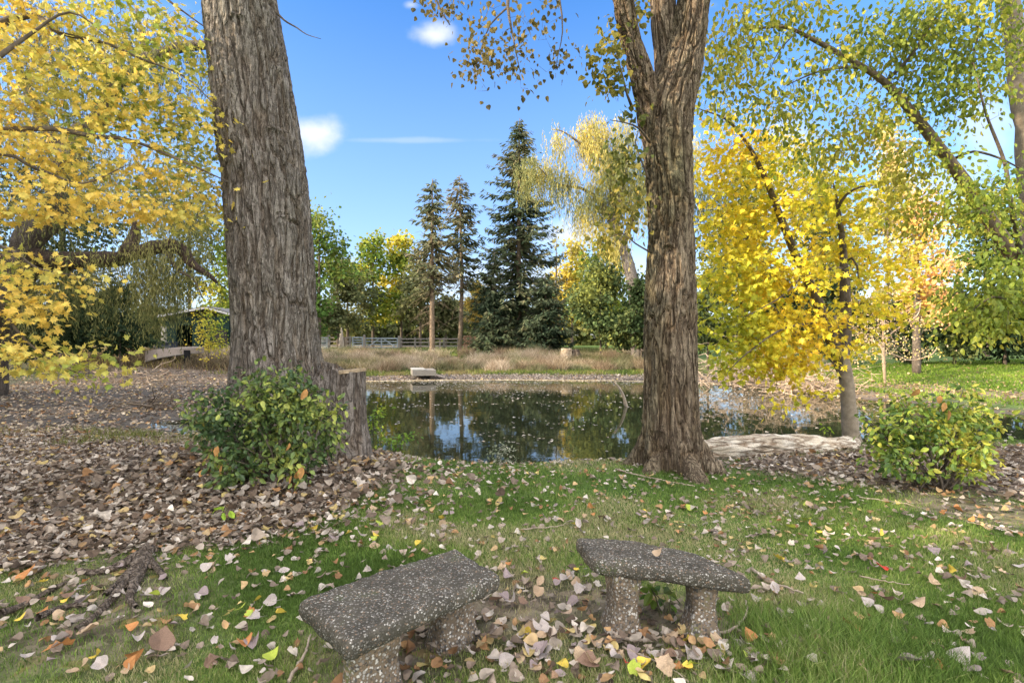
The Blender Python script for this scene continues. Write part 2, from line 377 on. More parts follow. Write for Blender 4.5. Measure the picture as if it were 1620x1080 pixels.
tag(gm.build('ground',mat_ground(),smooth=True),'gently sloping ground of lawn, leaf litter and muddy pond bed',None,kind='structure')

def mat_water():
    m,nt,o=new_mat('pond_water'); L=nt.links.new
    tc=N(nt,'ShaderNodeTexCoord'); mp=N(nt,'ShaderNodeMapping'); mp.inputs['Scale'].default_value=(1,1,1); L(tc.outputs['Object'],mp.inputs[0])
    n=N(nt,'ShaderNodeTexNoise',Scale=2.2,Detail=3.,Roughness=.5); L(mp.outputs[0],n.inputs['Vector'])
    b=N(nt,'ShaderNodeBump',Strength=.10,Distance=.02); L(n.outputs[0],b.inputs['Height'])
    p=N(nt,'ShaderNodeBsdfPrincipled',Roughness=.025); p.inputs['Base Color'].default_value=(.022,.026,.012,1); p.inputs['IOR'].default_value=1.36; p.inputs['Specular IOR Level'].default_value=.8
    L(b.outputs[0],p.inputs['Normal']); L(p.outputs[0],o.inputs[0]); return m
wm=MB(); wx=np.linspace(-12,24,60); wy=np.linspace(7.8,29,40); WX,WY=np.meshgrid(wx,wy)
i=np.arange(39)[:,None]*60; j=np.arange(59)[None]
wm.add(np.stack([WX.ravel(),WY.ravel(),np.full(WX.size,-.5)],-1),None,np.stack([i+j,i+j+1,i+61+j,i+60+j],-1).reshape(-1,4))
tag(wm.build('water',mat_water()),'still dark pond water mirroring the trees',None,kind='structure')

# ------------------------------------------------------------------ tree growing
BR=(1,1,1)
def limb_obj(root,name,P,Rr,mat='branch',sides=8,step=.25,col=BR,wob=.02,label=None):
    P,Rr=resample(P,Rr,step)
    w=np.stack([fbm(P[:,0]*1.3,P[:,1]*1.3,P[:,2]*1.3+k*9,2) for k in range(3)],-1)
    w[0]=0
    P=P+w*wob*np.minimum(Rr[:,None]*8,1)
    mb=MB(); tube(mb,P,Rr*(1+.08*fbm(P[:,0]*3,P[:,1]*3,P[:,2]*3,2)),sides,col)
    o=mb.build(name,M[mat],root,smooth=True)
    if label: o['label']=label
    return P
def grow(root,nodes,blobs,leaf,seed,sag=.08,twr=.010,twig_mat='branch',maxlen=6):
    """clusters sampled inside blobs, each joined to the nearest branch node by a twig, leaves round it"""
    r=np.random.default_rng(seed)
    C=[];W=[]
    for b in blobs:
        if len(b)==7: px,py,d,rx,ry,rd,n=b; c=pt(px,py,d); rad=np.array([rx*d/F,rd,ry*d/F])
        else: c,rad,n=b; c=np.array(c,float); rad=np.array(rad,float)
        v=nrm(r.normal(size=(n,3)))*(r.random((n,1))**.42); C.append(c+v*rad)
    C=np.concatenate(C)
    nd=np.concatenate(nodes); 
    buf=np.zeros((len(nd)+len(C)*6,3)); buf[:len(nd)]=nd; cnt=len(nd)
    d0=np.min(np.linalg.norm(C[:,None]-nd[None],axis=2),axis=1); order=np.argsort(d0)
    tw=MB(); LP=[]; LT=[]
    for q in order:
        c=C[q]; dd=np.linalg.norm(buf[:cnt]-c,axis=1)
        k=int(np.argmin(dd)); a=buf[k]; L=dd[k]
        m=max(2,min(6,int(L/.25)+2)); t=np.linspace(0,1,m)[:,None]
        P=a*(1-t)+c*t; P=P+r.normal(0,.05,P.shape)*L*np.sin(t*pi)*1.2; P[:,2]+=sag*L*np.sin(t[:,0]*pi)
        r0=twr*(.35+min(L,3)*.9); tube(tw,P,np.linspace(r0,r0*.35,m),3 if r0<.012 else 5,BR,cap=False)
        buf[cnt:cnt+m-1]=P[1:]; cnt+=m-1
        n=leaf['n']; n=int(n*(.5+r.random()))
        tt=r.random((n,1))**.6; base=a*(1-tt)+c*tt if L<1.0 else c+(a-c)/L*(r.random((n,1))*.9)
        off=r.normal(0,1,(n,3))*leaf['spread']*np.array([1,1,leaf.get('flat',.7)])
        LP.append(base+off); out=nrm(off+1e-3)
        LT.append(out*leaf.get('outw',.8)+np.array([0,0,-1.])*leaf.get('droop',.7)+r.normal(0,.35,(n,3)))
    tag(tw.build('twigs',M[twig_mat],root,smooth=True),kind='stuff')
    P=np.concatenate(LP);T=np.concatenate(LT);n=len(P)
    nor=nrm(r.normal(0,.7,(n,3))+np.array([0,0,leaf.get('up',.8)]))
    sz=leaf['size']*(.6+.8*r.random(n))
    cr=MB(); put_leaves(cr,leaf['tmpl'],P,T,nor,sz,pal(leaf['pal'],n,P,leaf.get('sc',.8),.12,seed,r))
    return cr.build('crown',M[leaf.get('mat','leaf')],root)
def strands(root,centers,leaf,seed,Lr=(1.5,4),name='crown',mat='leaf_far',tubes=False,minz=None):
    r=np.random.default_rng(seed); cr=MB(); PP=[];TT=[];SS=[]; tb=MB()
    for c in centers:
        for s in range(leaf['per']):
            p=c+r.normal(0,leaf['spread'],3); L=r.uniform(*Lr); 
            if minz is not None: L=min(L,max(.3,p[2]-minz))
            k=max(3,int(L/leaf['step'])); t=np.linspace(0,1,k)
            ang=r.random()*2*pi; o=np.array([cos(ang),sin(ang)])*r.uniform(.1,.5)
            P=np.stack([p[0]+o[0]*(1-np.exp(-3*t)),p[1]+o[1]*(1-np.exp(-3*t)),p[2]+.25*np.sin(t*2.0)*np.minimum(1,L/3)-L*t],-1)
            P[:,:2]+=np.cumsum(r.normal(0,.015,(k,2)),0)*L*.4
            if tubes: tube(tb,P,np.full(k,.006),3,BR,cap=False)
            PP.append(P+r.normal(0,.04,P.shape)); TT.append(np.stack([r.normal(0,.3,k),r.normal(0,.3,k),-np.ones(k)],-1))
    P=np.concatenate(PP);T=np.concatenate(TT);n=len(P)
    put_leaves(cr,leaf['tmpl'],P,T,nrm(r.normal(size=(n,3))*np.array([1,1,.3])),leaf['size']*(.7+.7*r.random(n)),pal(leaf['pal'],n,P,leaf.get('sc',.5),.13,seed,r))
    if tubes: tb.build('hanging_twigs',M['branch'],root)
    return cr.build(name,M[mat],root)

YEL=[(.28,.34,.05),(.52,.46,.045),(.72,.52,.04),(.80,.55,.05),(.78,.42,.04)]
YELP=[(.26,.34,.06),(.46,.50,.10),(.66,.62,.14),(.78,.68,.16),(.82,.62,.12)]
YGR=[(.10,.17,.03),(.19,.26,.035),(.33,.36,.05),(.50,.42,.05)]
GRN=[(.035,.058,.022),(.06,.09,.032),(.10,.13,.045),(.18,.19,.06)]
DGR=[(.02,.038,.018),(.036,.06,.026),(.06,.085,.036),(.11,.125,.05)]
OLV=[(.07,.085,.03),(.12,.135,.045),(.2,.2,.07),(.32,.29,.10)]
WIL=[(.13,.16,.07),(.23,.25,.10),(.38,.37,.12),(.60,.50,.12)]

# ------------------------------------------------------------------ big trunks with real bark relief
def bark_tube(mb,P,Rr,nu,step,amp=.028,fu=15.,fv=3.0,root=None,elx=None,seed=0,lich=.0,cap=False,scars=()):
    P,Rr=resample(P,Rr,step); n=len(P); T,Nn,B=frames(P)
    arc=np.concatenate([[0],np.cumsum(np.linalg.norm(np.diff(P,axis=0),axis=1))])
    a=np.arange(nu)/nu*2*pi; A,V=np.meshgrid(a,arc); Rm=np.repeat(Rr[:,None],nu,1)
    rm=np.median(Rr)
    cx,cy=np.cos(A)*rm,np.sin(A)*rm
    wz=.35*fbm(cx*2.2+seed,cy*2.2,V*1.1,2)
    nA=fbm(cx*fu+wz*2+seed,cy*fu,V*fv+wz*3,2)
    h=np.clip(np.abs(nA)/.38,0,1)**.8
    nB=fbm(cx*fu*2.1+seed,cy*fu*2.1,V*fv*2.4,2)
    h2=np.clip(np.abs(nB)/.5,0,1)
    cross=fbm(cx*14+seed,cy*14,V*22,2)
    disp=amp*(h-.9)*1.5+amp*.35*(h2-.7)*h+amp*.16*cross
    if root is not None:
        z=P[:,2][:,None]; rr=root(A,z); disp=disp*(1+.5*(rr>0.02))+rr
    big=.014*rm/.4*fbm(cx*1.5,cy*1.5+seed,V*.7,2)
    rad=Rm+disp+big
    W=P[:,None]+rad[...,None]*(np.cos(A)[...,None]*Nn[:,None]+np.sin(A)[...,None]*B[:,None])
    for (sp_,sx_,sz_,am_) in scars:
        q=W-np.asarray(sp_); rr_=np.sqrt((q[...,0]/sx_)**2+(q[...,2]/sz_)**2); ok=(q[...,1]<rm*.6)
        ou=np.cos(A)[...,None]*Nn[:,None]+np.sin(A)[...,None]*B[:,None]
        lip=np.exp(-((rr_-1)/.28)**2)*(.5+.8*np.clip(q[...,2]/sz_,-.3,1))-.7*np.exp(-(rr_/.6)**2)
        W=W+ou*(am_*.75*lip*ok)[...,None]
    i=np.arange(n-1)[:,None]*nu; j=np.arange(nu)[None]; k=(j+1)%nu
    Fq=np.stack([i+j,i+k,i+nu+k,i+nu+j],-1).reshape(-1,4)
    g=.5+.5*fbm(cx*3+seed+3,cy*3,V*.8,3)
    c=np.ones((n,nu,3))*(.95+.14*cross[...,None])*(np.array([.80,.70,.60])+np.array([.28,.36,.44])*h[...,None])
    c=c*(1-lich*np.clip(g-.35,0,1)[...,None]*np.array([.45,.15,.6]))
    F3=None
    if cap:
        W=np.concatenate([W.reshape(-1,3),P[-1:]]); c=np.concatenate([c.reshape(-1,3),[[1,1,1]]]); jj=np.arange(nu); F3=np.stack([(n-1)*nu+jj,(n-1)*nu+(jj+1)%nu,np.full(nu,n*nu)],-1)
    mb.add(W.reshape(-1,3),F3,Fq,c.reshape(-1,3)); return P

# ---- left cottonwood
DL=6.8
def zat(py,d): return CAMZ-(py-540)/F*d
LB=np.array([(450-810)/F*DL,DL,0.0])
tl=empty('cottonwood_tree',(LB[0],LB[1],gz(LB[0],LB[1])),'massive grey trunk leaning left behind the rounded bush, with a sawn stump on its foot','tree')
prof=[(790,460,142),(735,457,122),(690,453,101),(640,446,86),(600,442,77),(560,438,71),(500,434,66.5),(400,429,66.5),(300,422,66),(200,408,66),(100,394,62),(0,380,58),(-100,366,56),(-250,345,53),(-480,318,48)]
P=[pt(x,y,DL) for y,x,w in prof]; Rr=[w/F*DL*.93 for y,x,w in prof]
def rootL(A,z):
    f=np.clip((.75-z)/1.0,0,1)**2
    return f*.28*np.clip(np.sin(A*5+1.0)+.3*np.sin(A*3),-.35,1)
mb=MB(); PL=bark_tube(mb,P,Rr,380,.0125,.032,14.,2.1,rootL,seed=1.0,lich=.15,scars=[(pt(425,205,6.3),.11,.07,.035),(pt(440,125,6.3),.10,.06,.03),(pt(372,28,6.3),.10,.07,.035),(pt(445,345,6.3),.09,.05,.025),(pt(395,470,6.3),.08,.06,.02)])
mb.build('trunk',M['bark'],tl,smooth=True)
# sawn stump at the foot
mb=MB(); sp=[(730,540,52),(700,543,43),(665,546,34),(630,549,28.5),(600,551,26),(586,552,25.5)]
ds=6.55
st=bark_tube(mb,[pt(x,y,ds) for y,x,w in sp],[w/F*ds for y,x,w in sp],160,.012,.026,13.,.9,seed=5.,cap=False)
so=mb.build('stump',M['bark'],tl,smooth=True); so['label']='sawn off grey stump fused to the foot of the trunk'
mb=MB(); a=np.arange(40)/40*2*pi; c=pt(552,586,ds); rr=.198+.012*np.sin(a*3)+.01*np.sin(a*7)
ring=np.stack([c[0]+rr*np.cos(a),c[1]+rr*np.sin(a),c[2]+.012+.02*np.cos(a)],-1)
mb.add(np.vstack([ring,ring-[0,0,.04],c+[0,0,.014]]),[[i,(i+1)%40,80] for i in range(40)],[[i,40+i,40+(i+1)%40,(i+1)%40] for i in range(40)])
mb.build('sawn_face',M['sawn'],so)
# broken collar between trunk and stump
mb=MB()
for x0,y0,x1,y1,w in [(495,650,524,574,24),(512,650,522,580,18),(525,645,535,579,12),(490,700,520,600,34),(505,720,530,640,34),(530,620,540,582,8)]:
    Pq,Rq=resample([pt(x0,y0,6.6),pt((x0+x1)/2+3,(y0+y1)/2,6.58),pt(x1,y1,6.62)],[w/F*6.6,w/F*6,w/F*3],.05)
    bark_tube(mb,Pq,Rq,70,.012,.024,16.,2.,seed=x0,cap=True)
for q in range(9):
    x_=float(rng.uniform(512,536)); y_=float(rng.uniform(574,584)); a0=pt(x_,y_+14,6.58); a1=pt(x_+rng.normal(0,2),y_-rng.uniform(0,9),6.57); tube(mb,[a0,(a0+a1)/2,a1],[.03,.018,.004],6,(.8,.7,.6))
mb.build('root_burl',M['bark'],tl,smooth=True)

# ---- right cottonwood
DR=6.35
rbx=(1062-810)/F*DR
tr=empty('cottonwood_tree',(rbx,DR,gz(rbx,DR)),'brown furrowed trunk forking into three limbs near the top, standing on the pond bank','tree')
prof=[(775,1063,62),(745,1063,55),(720,1062,50),(690,1061,46),(650,1061,43),(600,1060.5,41.5),(540,1060,41),(500,1060.5,41),(430,1061,38.5),(360,1062,36),(280,1059,36.5),(220,1056,39),(170,1058,40),(120,1074,34),(60,1089,28),(0,1098,26),(-80,1110,25),(-250,1128,22),(-420,1150,17)]
P=[pt(x,y,DR) for y,x,w in prof]; Rr=[w/F*DR*.975 for y,x,w in prof]
def rootR(A,z):
    f=np.clip((.62-z)/.75,0,1)**2.1
    return f*.42*np.clip(np.sin(A*6+.4)+.45*np.sin(A*4+1),-.25,1.1)
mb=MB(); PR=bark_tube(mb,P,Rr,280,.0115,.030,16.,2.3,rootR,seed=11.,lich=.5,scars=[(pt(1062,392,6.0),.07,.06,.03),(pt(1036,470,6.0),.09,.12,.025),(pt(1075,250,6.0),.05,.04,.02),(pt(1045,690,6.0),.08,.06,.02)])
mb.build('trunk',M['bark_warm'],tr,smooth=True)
def rl(name,pr,d,seed,nu=150):
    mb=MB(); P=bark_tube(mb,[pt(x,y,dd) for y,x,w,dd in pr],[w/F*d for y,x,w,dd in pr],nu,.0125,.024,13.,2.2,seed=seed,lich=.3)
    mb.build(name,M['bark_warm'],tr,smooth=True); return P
PR1=rl('limb',[(250,1046,22,6.4),(190,1034,25,6.36),(140,1021,20,6.3),(90,1006,16,6.25),(50,995,15,6.2),(0,984,15.5,6.1),(-90,960,15,6.0),(-260,920,13,5.8)],6.25,21.)
PR2=rl('limb',[(200,1058,26,6.4),(140,1058,23,6.45),(90,1055,19,6.5),(40,1050,18.5,6.5),(0,1048,18.5,6.55),(-100,1036,20,6.7),(-280,1020,15,7)],6.5,31.)
TWH=dict(tmpl=DELT,n=9,spread=.10,size=.050,pal=[(.06,.055,.02),(.10,.085,.028),(.15,.12,.035),(.24,.18,.045)],droop=1.0,up=.1,outw=.5)
# drooping poplar twigs at the top of the picture, out of the left tree's crown
l1=limb_obj(tl,'limb',[PL[-1],pt(560,-260,6.2),pt(720,-150,5.9),pt(800,-60,5.7),pt(803,10,5.6),pt(812,60,5.55),pt(822,110,5.5)],[.2,.10,.06,.035,.018,.009,.004],step=.12)
l2=limb_obj(tl,'limb',[pt(720,-150,5.9),pt(700,-60,5.7),pt(690,0,5.6),pt(712,40,5.6)],[.04,.02,.012,.005],step=.12)
l3=limb_obj(tl,'limb',[pt(800,-60,5.7),pt(870,-50,5.8),pt(885,0,5.8),pt(890,50,5.8),pt(880,100,5.8)],[.03,.02,.012,.007,.003],step=.12)
l4=limb_obj(tl,'limb',[pt(803,12,5.6),pt(775,40,5.6),pt(760,80,5.6)],[.012,.008,.003],step=.1)
l5=limb_obj(tl,'limb',[pt(430,10,6.8),pt(450,33,6.7),pt(470,45,6.6),pt(485,55,6.6),pt(508,62,6.6)],[.02,.012,.009,.006,.003],step=.06,wob=.1)
cr_blobs=[(790,60,5.6,65,60,.4,42),(700,10,5.6,50,35,.4,20),(770,105,5.55,50,40,.3,30),(840,60,5.6,40,60,.3,16),(882,100,5.8,20,30,.2,12),(860,10,5.7,50,30,.3,10),(835,140,5.5,15,15,.2,4)]
# unseen top of the crown
top=[((-6,6.5,12),(5,5,3.5),60),((-3,2,11.5),(4,4,3),30)]
limb_obj(tl,'limb',[PL[-1],PL[-1]+[-2,-.5,2.2],PL[-1]+[-3,-1.5,4.5]],[.3,.2,.06])
nodeT=[l1,l2,l3,l4,PL[-80::10],np.array([PL[-1]+[-2,-.5,2.2],PL[-1]+[-3,-1.5,4.5],PL[-1]+[1,-3,3.]])]
TW2=dict(TWH); TW2['n']=5
grow(tl,nodeT,cr_blobs,TW2,5,sag=-.02,twr=.0045)
cro=MB(); 
def top_crown(root,blobs,palc,seed,size=.3,n=22,spread=.5,mat='leaf'):
    r=np.random.default_rng(seed); PP=[]
    for c,rad,k in blobs:
        v=nrm(r.normal(size=(k,3)))*(r.random((k,1))**.4); cc=np.array(c)+v*np.array(rad)
        PP.append((cc[:,None]+r.normal(0,spread,(k,n,3))).reshape(-1,3))
    P=np.concatenate(PP); m=len(P); cr=MB()
    put_leaves(cr,QUAD,P,r.normal(size=(m,3))+[0,0,-.5],r.normal(size=(m,3))+[0,0,.5],size*(.6+.8*r.random(m)),pal(palc,m,P,.5,.12,seed,r))
    o=cr.build('crown',M[mat],root); return o
top_crown(tl,top,[(.2,.16,.04),(.34,.26,.05),(.5,.38,.06)],51)
# sprouts on the right trunk
s1=limb_obj(tr,'limb',[pt(1000,170,6.3),pt(992,150,6.2),pt(985,120,6.1),pt(975,85,6.1)],[.02,.014,.01,.005],step=.1)
s2=limb_obj(tr,'limb',[pt(1030,230,6.3),pt(1012,205,6.1),pt(990,195,6.0),pt(965,190,5.9)],[.016,.012,.008,.004],step=.08,wob=.08)
s3=limb_obj(tr,'limb',[pt(1030,290,6.3),pt(1015,255,6.15),pt(1005,225,6.1),pt(1010,208,6.1)],[.014,.01,.008,.005],step=.08)
s4=limb_obj(tr,'limb',[pt(1030,400,6.3),pt(1005,385,6.1),pt(985,370,6.0),pt(965,375,5.9)],[.012,.009,.006,.004],step=.08)
SPR=dict(tmpl=DELT,n=9,spread=.10,size=.062,pal=[(.11,.13,.025),(.2,.18,.03),(.34,.27,.04),(.5,.36,.05)],droop=.9,up=.2,outw=.6)
grow(tr,[s1,s2,s3,s4],[(968,105,6.1,32,50,.4,26),(985,40,6.4,22,45,.5,16),(945,95,6.0,12,30,.3,7),(995,175,6.1,14,16,.2,5),(985,255,6.1,32,40,.35,22),(990,330,6.1,36,50,.35,26),(960,380,6.0,14,22,.2,5),(1012,18,7.4,10,30,.3,5)],SPR,9,twr=.006)
top_crown(tr,[((1.8,7,10.5),(3.5,3.5,2.5),35),((3,4,12),(4,4,3),30)],[(.2,.18,.04),(.38,.3,.05),(.5,.38,.06)],52)

# ------------------------------------------------------------------ left yellow maple (trunk just out of frame)
mp=empty('maple_tree',(-7.6,5.2,gz(-7.6,5.2)),'pale yellow maple whose leafy boughs fill the upper left of the picture','tree')
tk=limb_obj(mp,'trunk',[(-7.6,5.2,gz(-7.6,5.2)-.1),(-7.5,5.3,1.8),(-7.3,5.4,4),(-7.0,5.6,6.5),(-6.6,5.8,9)],[.30,.24,.2,.15,.06],sides=14)
A=[]
A.append(limb_obj(mp,'limb',[(-7.5,5.3,2.4),pt(-60,230,5.6),pt(60,204,5.7),pt(150,216,5.8),pt(205,222,5.9),pt(270,247,6.0),pt(362,288,6.1)],[.07,.045,.03,.026,.018,.014,.006],step=.1))
A.append(limb_obj(mp,'limb',[(-7.2,5.4,4),pt(20,30,5.8),pt(95,53,5.8),pt(170,70,5.9),pt(215,90,5.9),pt(290,120,6.0),pt(338,164,6.1)],[.09,.04,.022,.018,.015,.01,.005],step=.1))
A.append(limb_obj(mp,'limb',[(-7.1,5.5,5),pt(100,-60,6.3),pt(200,-50,6.5),pt(265,0,6.6),pt(325,44,6.6)],[.08,.05,.03,.015,.006],step=.1))
A.append(limb_obj(mp,'limb',[(-7.5,5.3,2.2),pt(-40,255,5.2),pt(60,268,5.4),pt(130,290,5.5),pt(200,262,5.6)],[.05,.02,.014,.010,.004],step=.1))
A.append(limb_obj(mp,'limb',[(-7.5,5.3,1.7),pt(-60,400,4.9),pt(15,395,5.0),pt(60,425,5.0),pt(135,438,5.1)],[.05,.018,.012,.009,.004],step=.1))
A.append(limb_obj(mp,'limb',[(-7.5,5.2,1.5),pt(-60,430,4.8),pt(10,500,4.8),pt(42,540,4.9),pt(100,580,5.0),pt(160,602,5.0)],[.05,.02,.014,.010,.007,.003],step=.1))
A.append(limb_obj(mp,'limb',[(-7.3,5.4,3.4),pt(-60,130,5.0),pt(40,60,5.2),pt(110,20,5.3),pt(175,60,5.4)],[.06,.03,.016,.01,.004],step=.1))
MAP=dict(tmpl=MAPLE,n=13,spread=.17,size=.068,pal=[(.26,.33,.06),(.48,.48,.09),(.68,.59,.13),(.80,.64,.14),(.84,.58,.11)],droop=.5,up=.9,outw=.7,flat=.4,sc=.9)
bl=[(60,60,5.8,110,80,1.0,130),(180,50,6.0,90,70,1.0,100),(60,160,5.8,100,60,1.0,110),(190,150,6.0,90,60,.9,110),(270,200,6.2,70,55,.8,75),(300,90,6.5,40,60,.8,26),(60,250,5.6,80,40,.8,50),(170,270,5.9,90,55,.8,60),(290,300,6.2,55,50,.7,55),(80,325,5.2,100,30,.6,52),(210,335,5.7,80,26,.6,30),(320,350,6.3,36,26,.5,12),(22,425,5.0,36,24,.4,14),(50,480,4.9,50,35,.35,32),(130,430,5.1,30,16,.2,8),(25,560,4.8,45,40,.3,26),(90,575,5.0,45,14,.25,14),(150,600,5.0,25,10,.15,6),(150,557,5.0,16,6,.1,3),(350,230,6.3,14,70,.4,14),(260,20,6.5,60,30,.8,26)]
bl=[(*b[:6],max(3,int(b[6]*.66))) for b in bl]
grow(mp,A+[tk[8:]],bl,MAP,3,sag=.10,twr=.006)
top_crown(mp,[((-9.5,3.2,4.2),(2.8,2.6,2.6),80),((-8,1.5,7),(3,2.5,2.0),30)],YELP,53,.22,20,.4)

# ------------------------------------------------------------------ right yellow maple at the pond edge
D=9.6
by=gz((1345-810)/F*D,D)
ym=empty('maple_tree',((1345-810)/F*D,D,by),'bright yellow maple with a two forked slender trunk at the water beside the fallen log','tree')
tk=limb_obj(ym,'trunk',[pt(1349,712,D),pt(1346,690,D),pt(1343,650,D),pt(1338,600,D),pt(1328,560,D)],[.23,.15,.13,.125,.13],'branch_pale',14,.1,(.75,.72,.66))
A=[tk[6:]]
la=limb_obj(ym,'limb',[pt(1330,575,D),pt(1312,530,D-.1),pt(1290,470,D-.2),pt(1255,395,D-.3),pt(1235,345,D-.4),pt(1205,270,D-.5),pt(1180,225,D-.6),pt(1150,190,D-.7),pt(1105,172,D-.8)],[.12,.10,.085,.07,.06,.045,.032,.02,.008],step=.12); A.append(la)
A.append(limb_obj(ym,'limb',[pt(1331,570,D),pt(1338,500,D+.1),pt(1336,430,D+.2),pt(1333,380,D+.2),pt(1326,330,D+.2),pt(1318,290,D+.2)],[.12,.10,.08,.06,.035,.015],step=.12))
A.append(limb_obj(ym,'limb',[pt(1322,560,D),pt(1322,520,D+.3),pt(1322,500,D+.4)],[.06,.05,.03],'branch_pale',step=.1))
A.append(limb_obj(ym,'limb',[pt(1334,425,D+.2),pt(1300,425,D-.2),pt(1275,432,D-.5),pt(1235,470,D-.9),pt(1180,500,D-1.1)],[.04,.03,.025,.015,.006],step=.12))
A.append(limb_obj(ym,'limb',[pt(1335,415,D+.2),pt(1348,408,D),pt(1356,420,D),pt(1358,440,D)],[.03,.025,.02,.01],step=.12))
A.append(limb_obj(ym,'limb',[pt(1333,370,D+.2),pt(1326,330,D),pt(1350,300,D-.2),pt(1400,290,D-.4)],[.04,.03,.02,.008],step=.12))
A.append(limb_obj(ym,'limb',[pt(1330,600,D),pt(1318,575,D-.3),pt(1300,555,D-.6)],[.02,.015,.006],step=.12))
A.append(limb_obj(ym,'limb',[pt(1300,510,D-.1),pt(1240,520,D-.9),pt(1180,560,D-1.2),pt(1150,590,D-1.2)],[.03,.02,.01,.005],step=.12))
MAP2=dict(tmpl=MAPLE,n=13,spread=.21,size=.098,pal=[(.48,.50,.04),(.68,.60,.045),(.84,.68,.05),(.92,.69,.05),(.86,.55,.04)],droop=.6,up=.8,outw=.7,flat=.45,sc=.6)
bl0=[(1150,235,8.8,50,60,.9,70),(1200,330,9.0,85,70,1.2,130),(1250,250,9.2,60,50,1.0,60),(1160,420,8.8,50,70,.9,85),(1240,450,8.9,75,70,1.1,120),(1190,530,8.5,60,50,.8,85),(1270,530,9.0,55,45,.8,60),(1160,585,8.5,25,22,.4,12),(1235,580,8.7,45,25,.5,30),(1330,360,9.6,75,55,1.2,85),(1390,430,9.8,60,60,1.0,60),(1330,300,9.6,60,40,1.0,45),(1400,500,9.9,50,35,.8,22),(1350,480,9.4,30,50,.6,20),(1360,560,9.5,35,18,.5,7),(1115,330,8.7,22,60,.5,25),(1115,480,8.7,18,60,.4,16),(1285,620,8.7,28,8,.25,6),(1240,640,8.6,22,9,.2,5),(1215,575,8.6,60,18,.6,16)]
bl=[(b[0],b[1],b[2]+.45,b[3],b[4],b[5],max(3,int(b[6]*.82))) for b in bl0]
grow(ym,A,bl,MAP2,4,sag=.10,twr=.009)

# ------------------------------------------------------------------ leaning green-yellow tree at right
D=7.6
lt=empty('ash_tree',((1760-810)/F*D,D,gz((1760-810)/F*D,D)),'slender leaning limb tree arching in from the right edge with small green and yellow leaves','tree')
bx=(1760-810)/F*D
A=[limb_obj(lt,'trunk',[(bx,D,gz(bx,D)-.1),pt(1740,560,D),pt(1690,500,D),pt(1620,428,D),pt(1570,360,D),pt(1510,268,D),pt(1460,200,D-.1),pt(1400,130,D-.2),pt(1345,95,D-.3),pt(1290,65,D-.4),pt(1240,43,D-.5),pt(1180,48,D-.6)],[.20,.16,.125,.11,.095,.082,.07,.05,.04,.03,.022,.01],sides=12,step=.12,col=(1.35,1.25,1.15))]
def LL(*p,rr): A.append(limb_obj(lt,'limb',[pt(*q) for q in p],rr,step=.1))
LL((1370,107,D-.2),(1330,107,D-.4),(1290,115,D-.5),(1245,135,D-.6),rr=[.03,.022,.014,.005])
LL((1512,250,D),(1540,240,D-.2),(1580,250,D-.3),(1620,270,D-.3),rr=[.025,.02,.015,.008])
LL((1400,130,D-.2),(1440,90,D-.4),(1480,30,D-.5),(1530,-30,D-.6),rr=[.03,.024,.016,.01])
LL((1520,330,D),(1515,360,D-.2),(1495,400,D-.3),rr=[.015,.01,.005])
LL((1260,50,D-.5),(1230,85,D-.6),(1215,120,D-.6),rr=[.012,.008,.003])
LL((1620,430,D),(1600,330,D-.6),(1590,260,D-.7),(1560,180,D-.8),(1540,100,D-.8),rr=[.05,.03,.022,.015,.006])
LL((1690,500,D),(1620,480,D-.8),(1570,470,D-1),(1540,490,D-1),rr=[.04,.02,.012,.005])
LL((1500,-80,D-.5),(1545,30,D-.2),(1540,90,D-.2),(1530,140,D-.2),(1495,170,D-.2),rr=[.02,.016,.014,.01,.005])
ASH=dict(tmpl=OVAL,n=18,spread=.19,size=.068,pal=[(.16,.22,.03),(.26,.31,.04),(.38,.38,.05),(.52,.44,.06)],droop=.9,up=.5,outw=.6,sc=.8)
bl=[(1180,50,7.0,70,45,.8,45),(1150,130,7.0,45,60,.8,42),(1230,170,7.1,55,50,.8,34),(1260,20,7.2,60,25,.8,26),(1300,120,7.1,60,50,.8,26),(1390,60,7.2,60,50,.8,40),(1480,60,7.2,70,60,.9,85),(1570,60,7.2,50,50,.9,55),(1520,150,7.2,80,50,.8,55),(1370,190,7.2,60,50,.8,22),(1440,260,7.3,60,40,.8,30),(1330,220,7.3,60,40,.7,26),(1560,330,6.8,60,60,.7,40),(1500,310,6.9,40,40,.6,20),(1590,440,6.8,50,60,.7,70),(1550,500,6.7,40,40,.5,36),(1615,510,6.8,30,30,.5,22),(1500,20,7.2,90,30,.9,30),(1450,330,7.4,50,40,.6,24),(1290,250,7.3,50,25,.6,16)]
grow(lt,A,bl,ASH,6,sag=.04,twr=.006)
# pale trunk at the right edge
D=9.0
pb=empty('ash_tree',((1660-810)/F*D,D,gz((1660-810)/F*D,D)),'tall pale trunk cut by the upper right edge of the picture','tree')
pk=limb_obj(pb,'trunk',[((1660-810)/F*D,D,gz((1660-810)/F*D,D)-.1),pt(1655,550,D),pt(1640,400,D),pt(1630,280,D),pt(1622,200,D),pt(1612,120,D),pt(1603,40,D),pt(1595,-40,D),pt(1580,-240,D)],[.22,.19,.17,.16,.15,.145,.14,.13,.08],'branch_pale',14,.15,(.6,.57,.52))
limb_obj(pb,'limb',[pk[-3],pk[-3]+[1,0,1.5],pk[-3]+[1.5,.5,3]],[.06,.04,.01],'branch_pale')
top_crown(pb,[(pk[-1]+[.5,0,1.5],(2.5,2.5,2),60)],YGR,54,.2,20,.4)

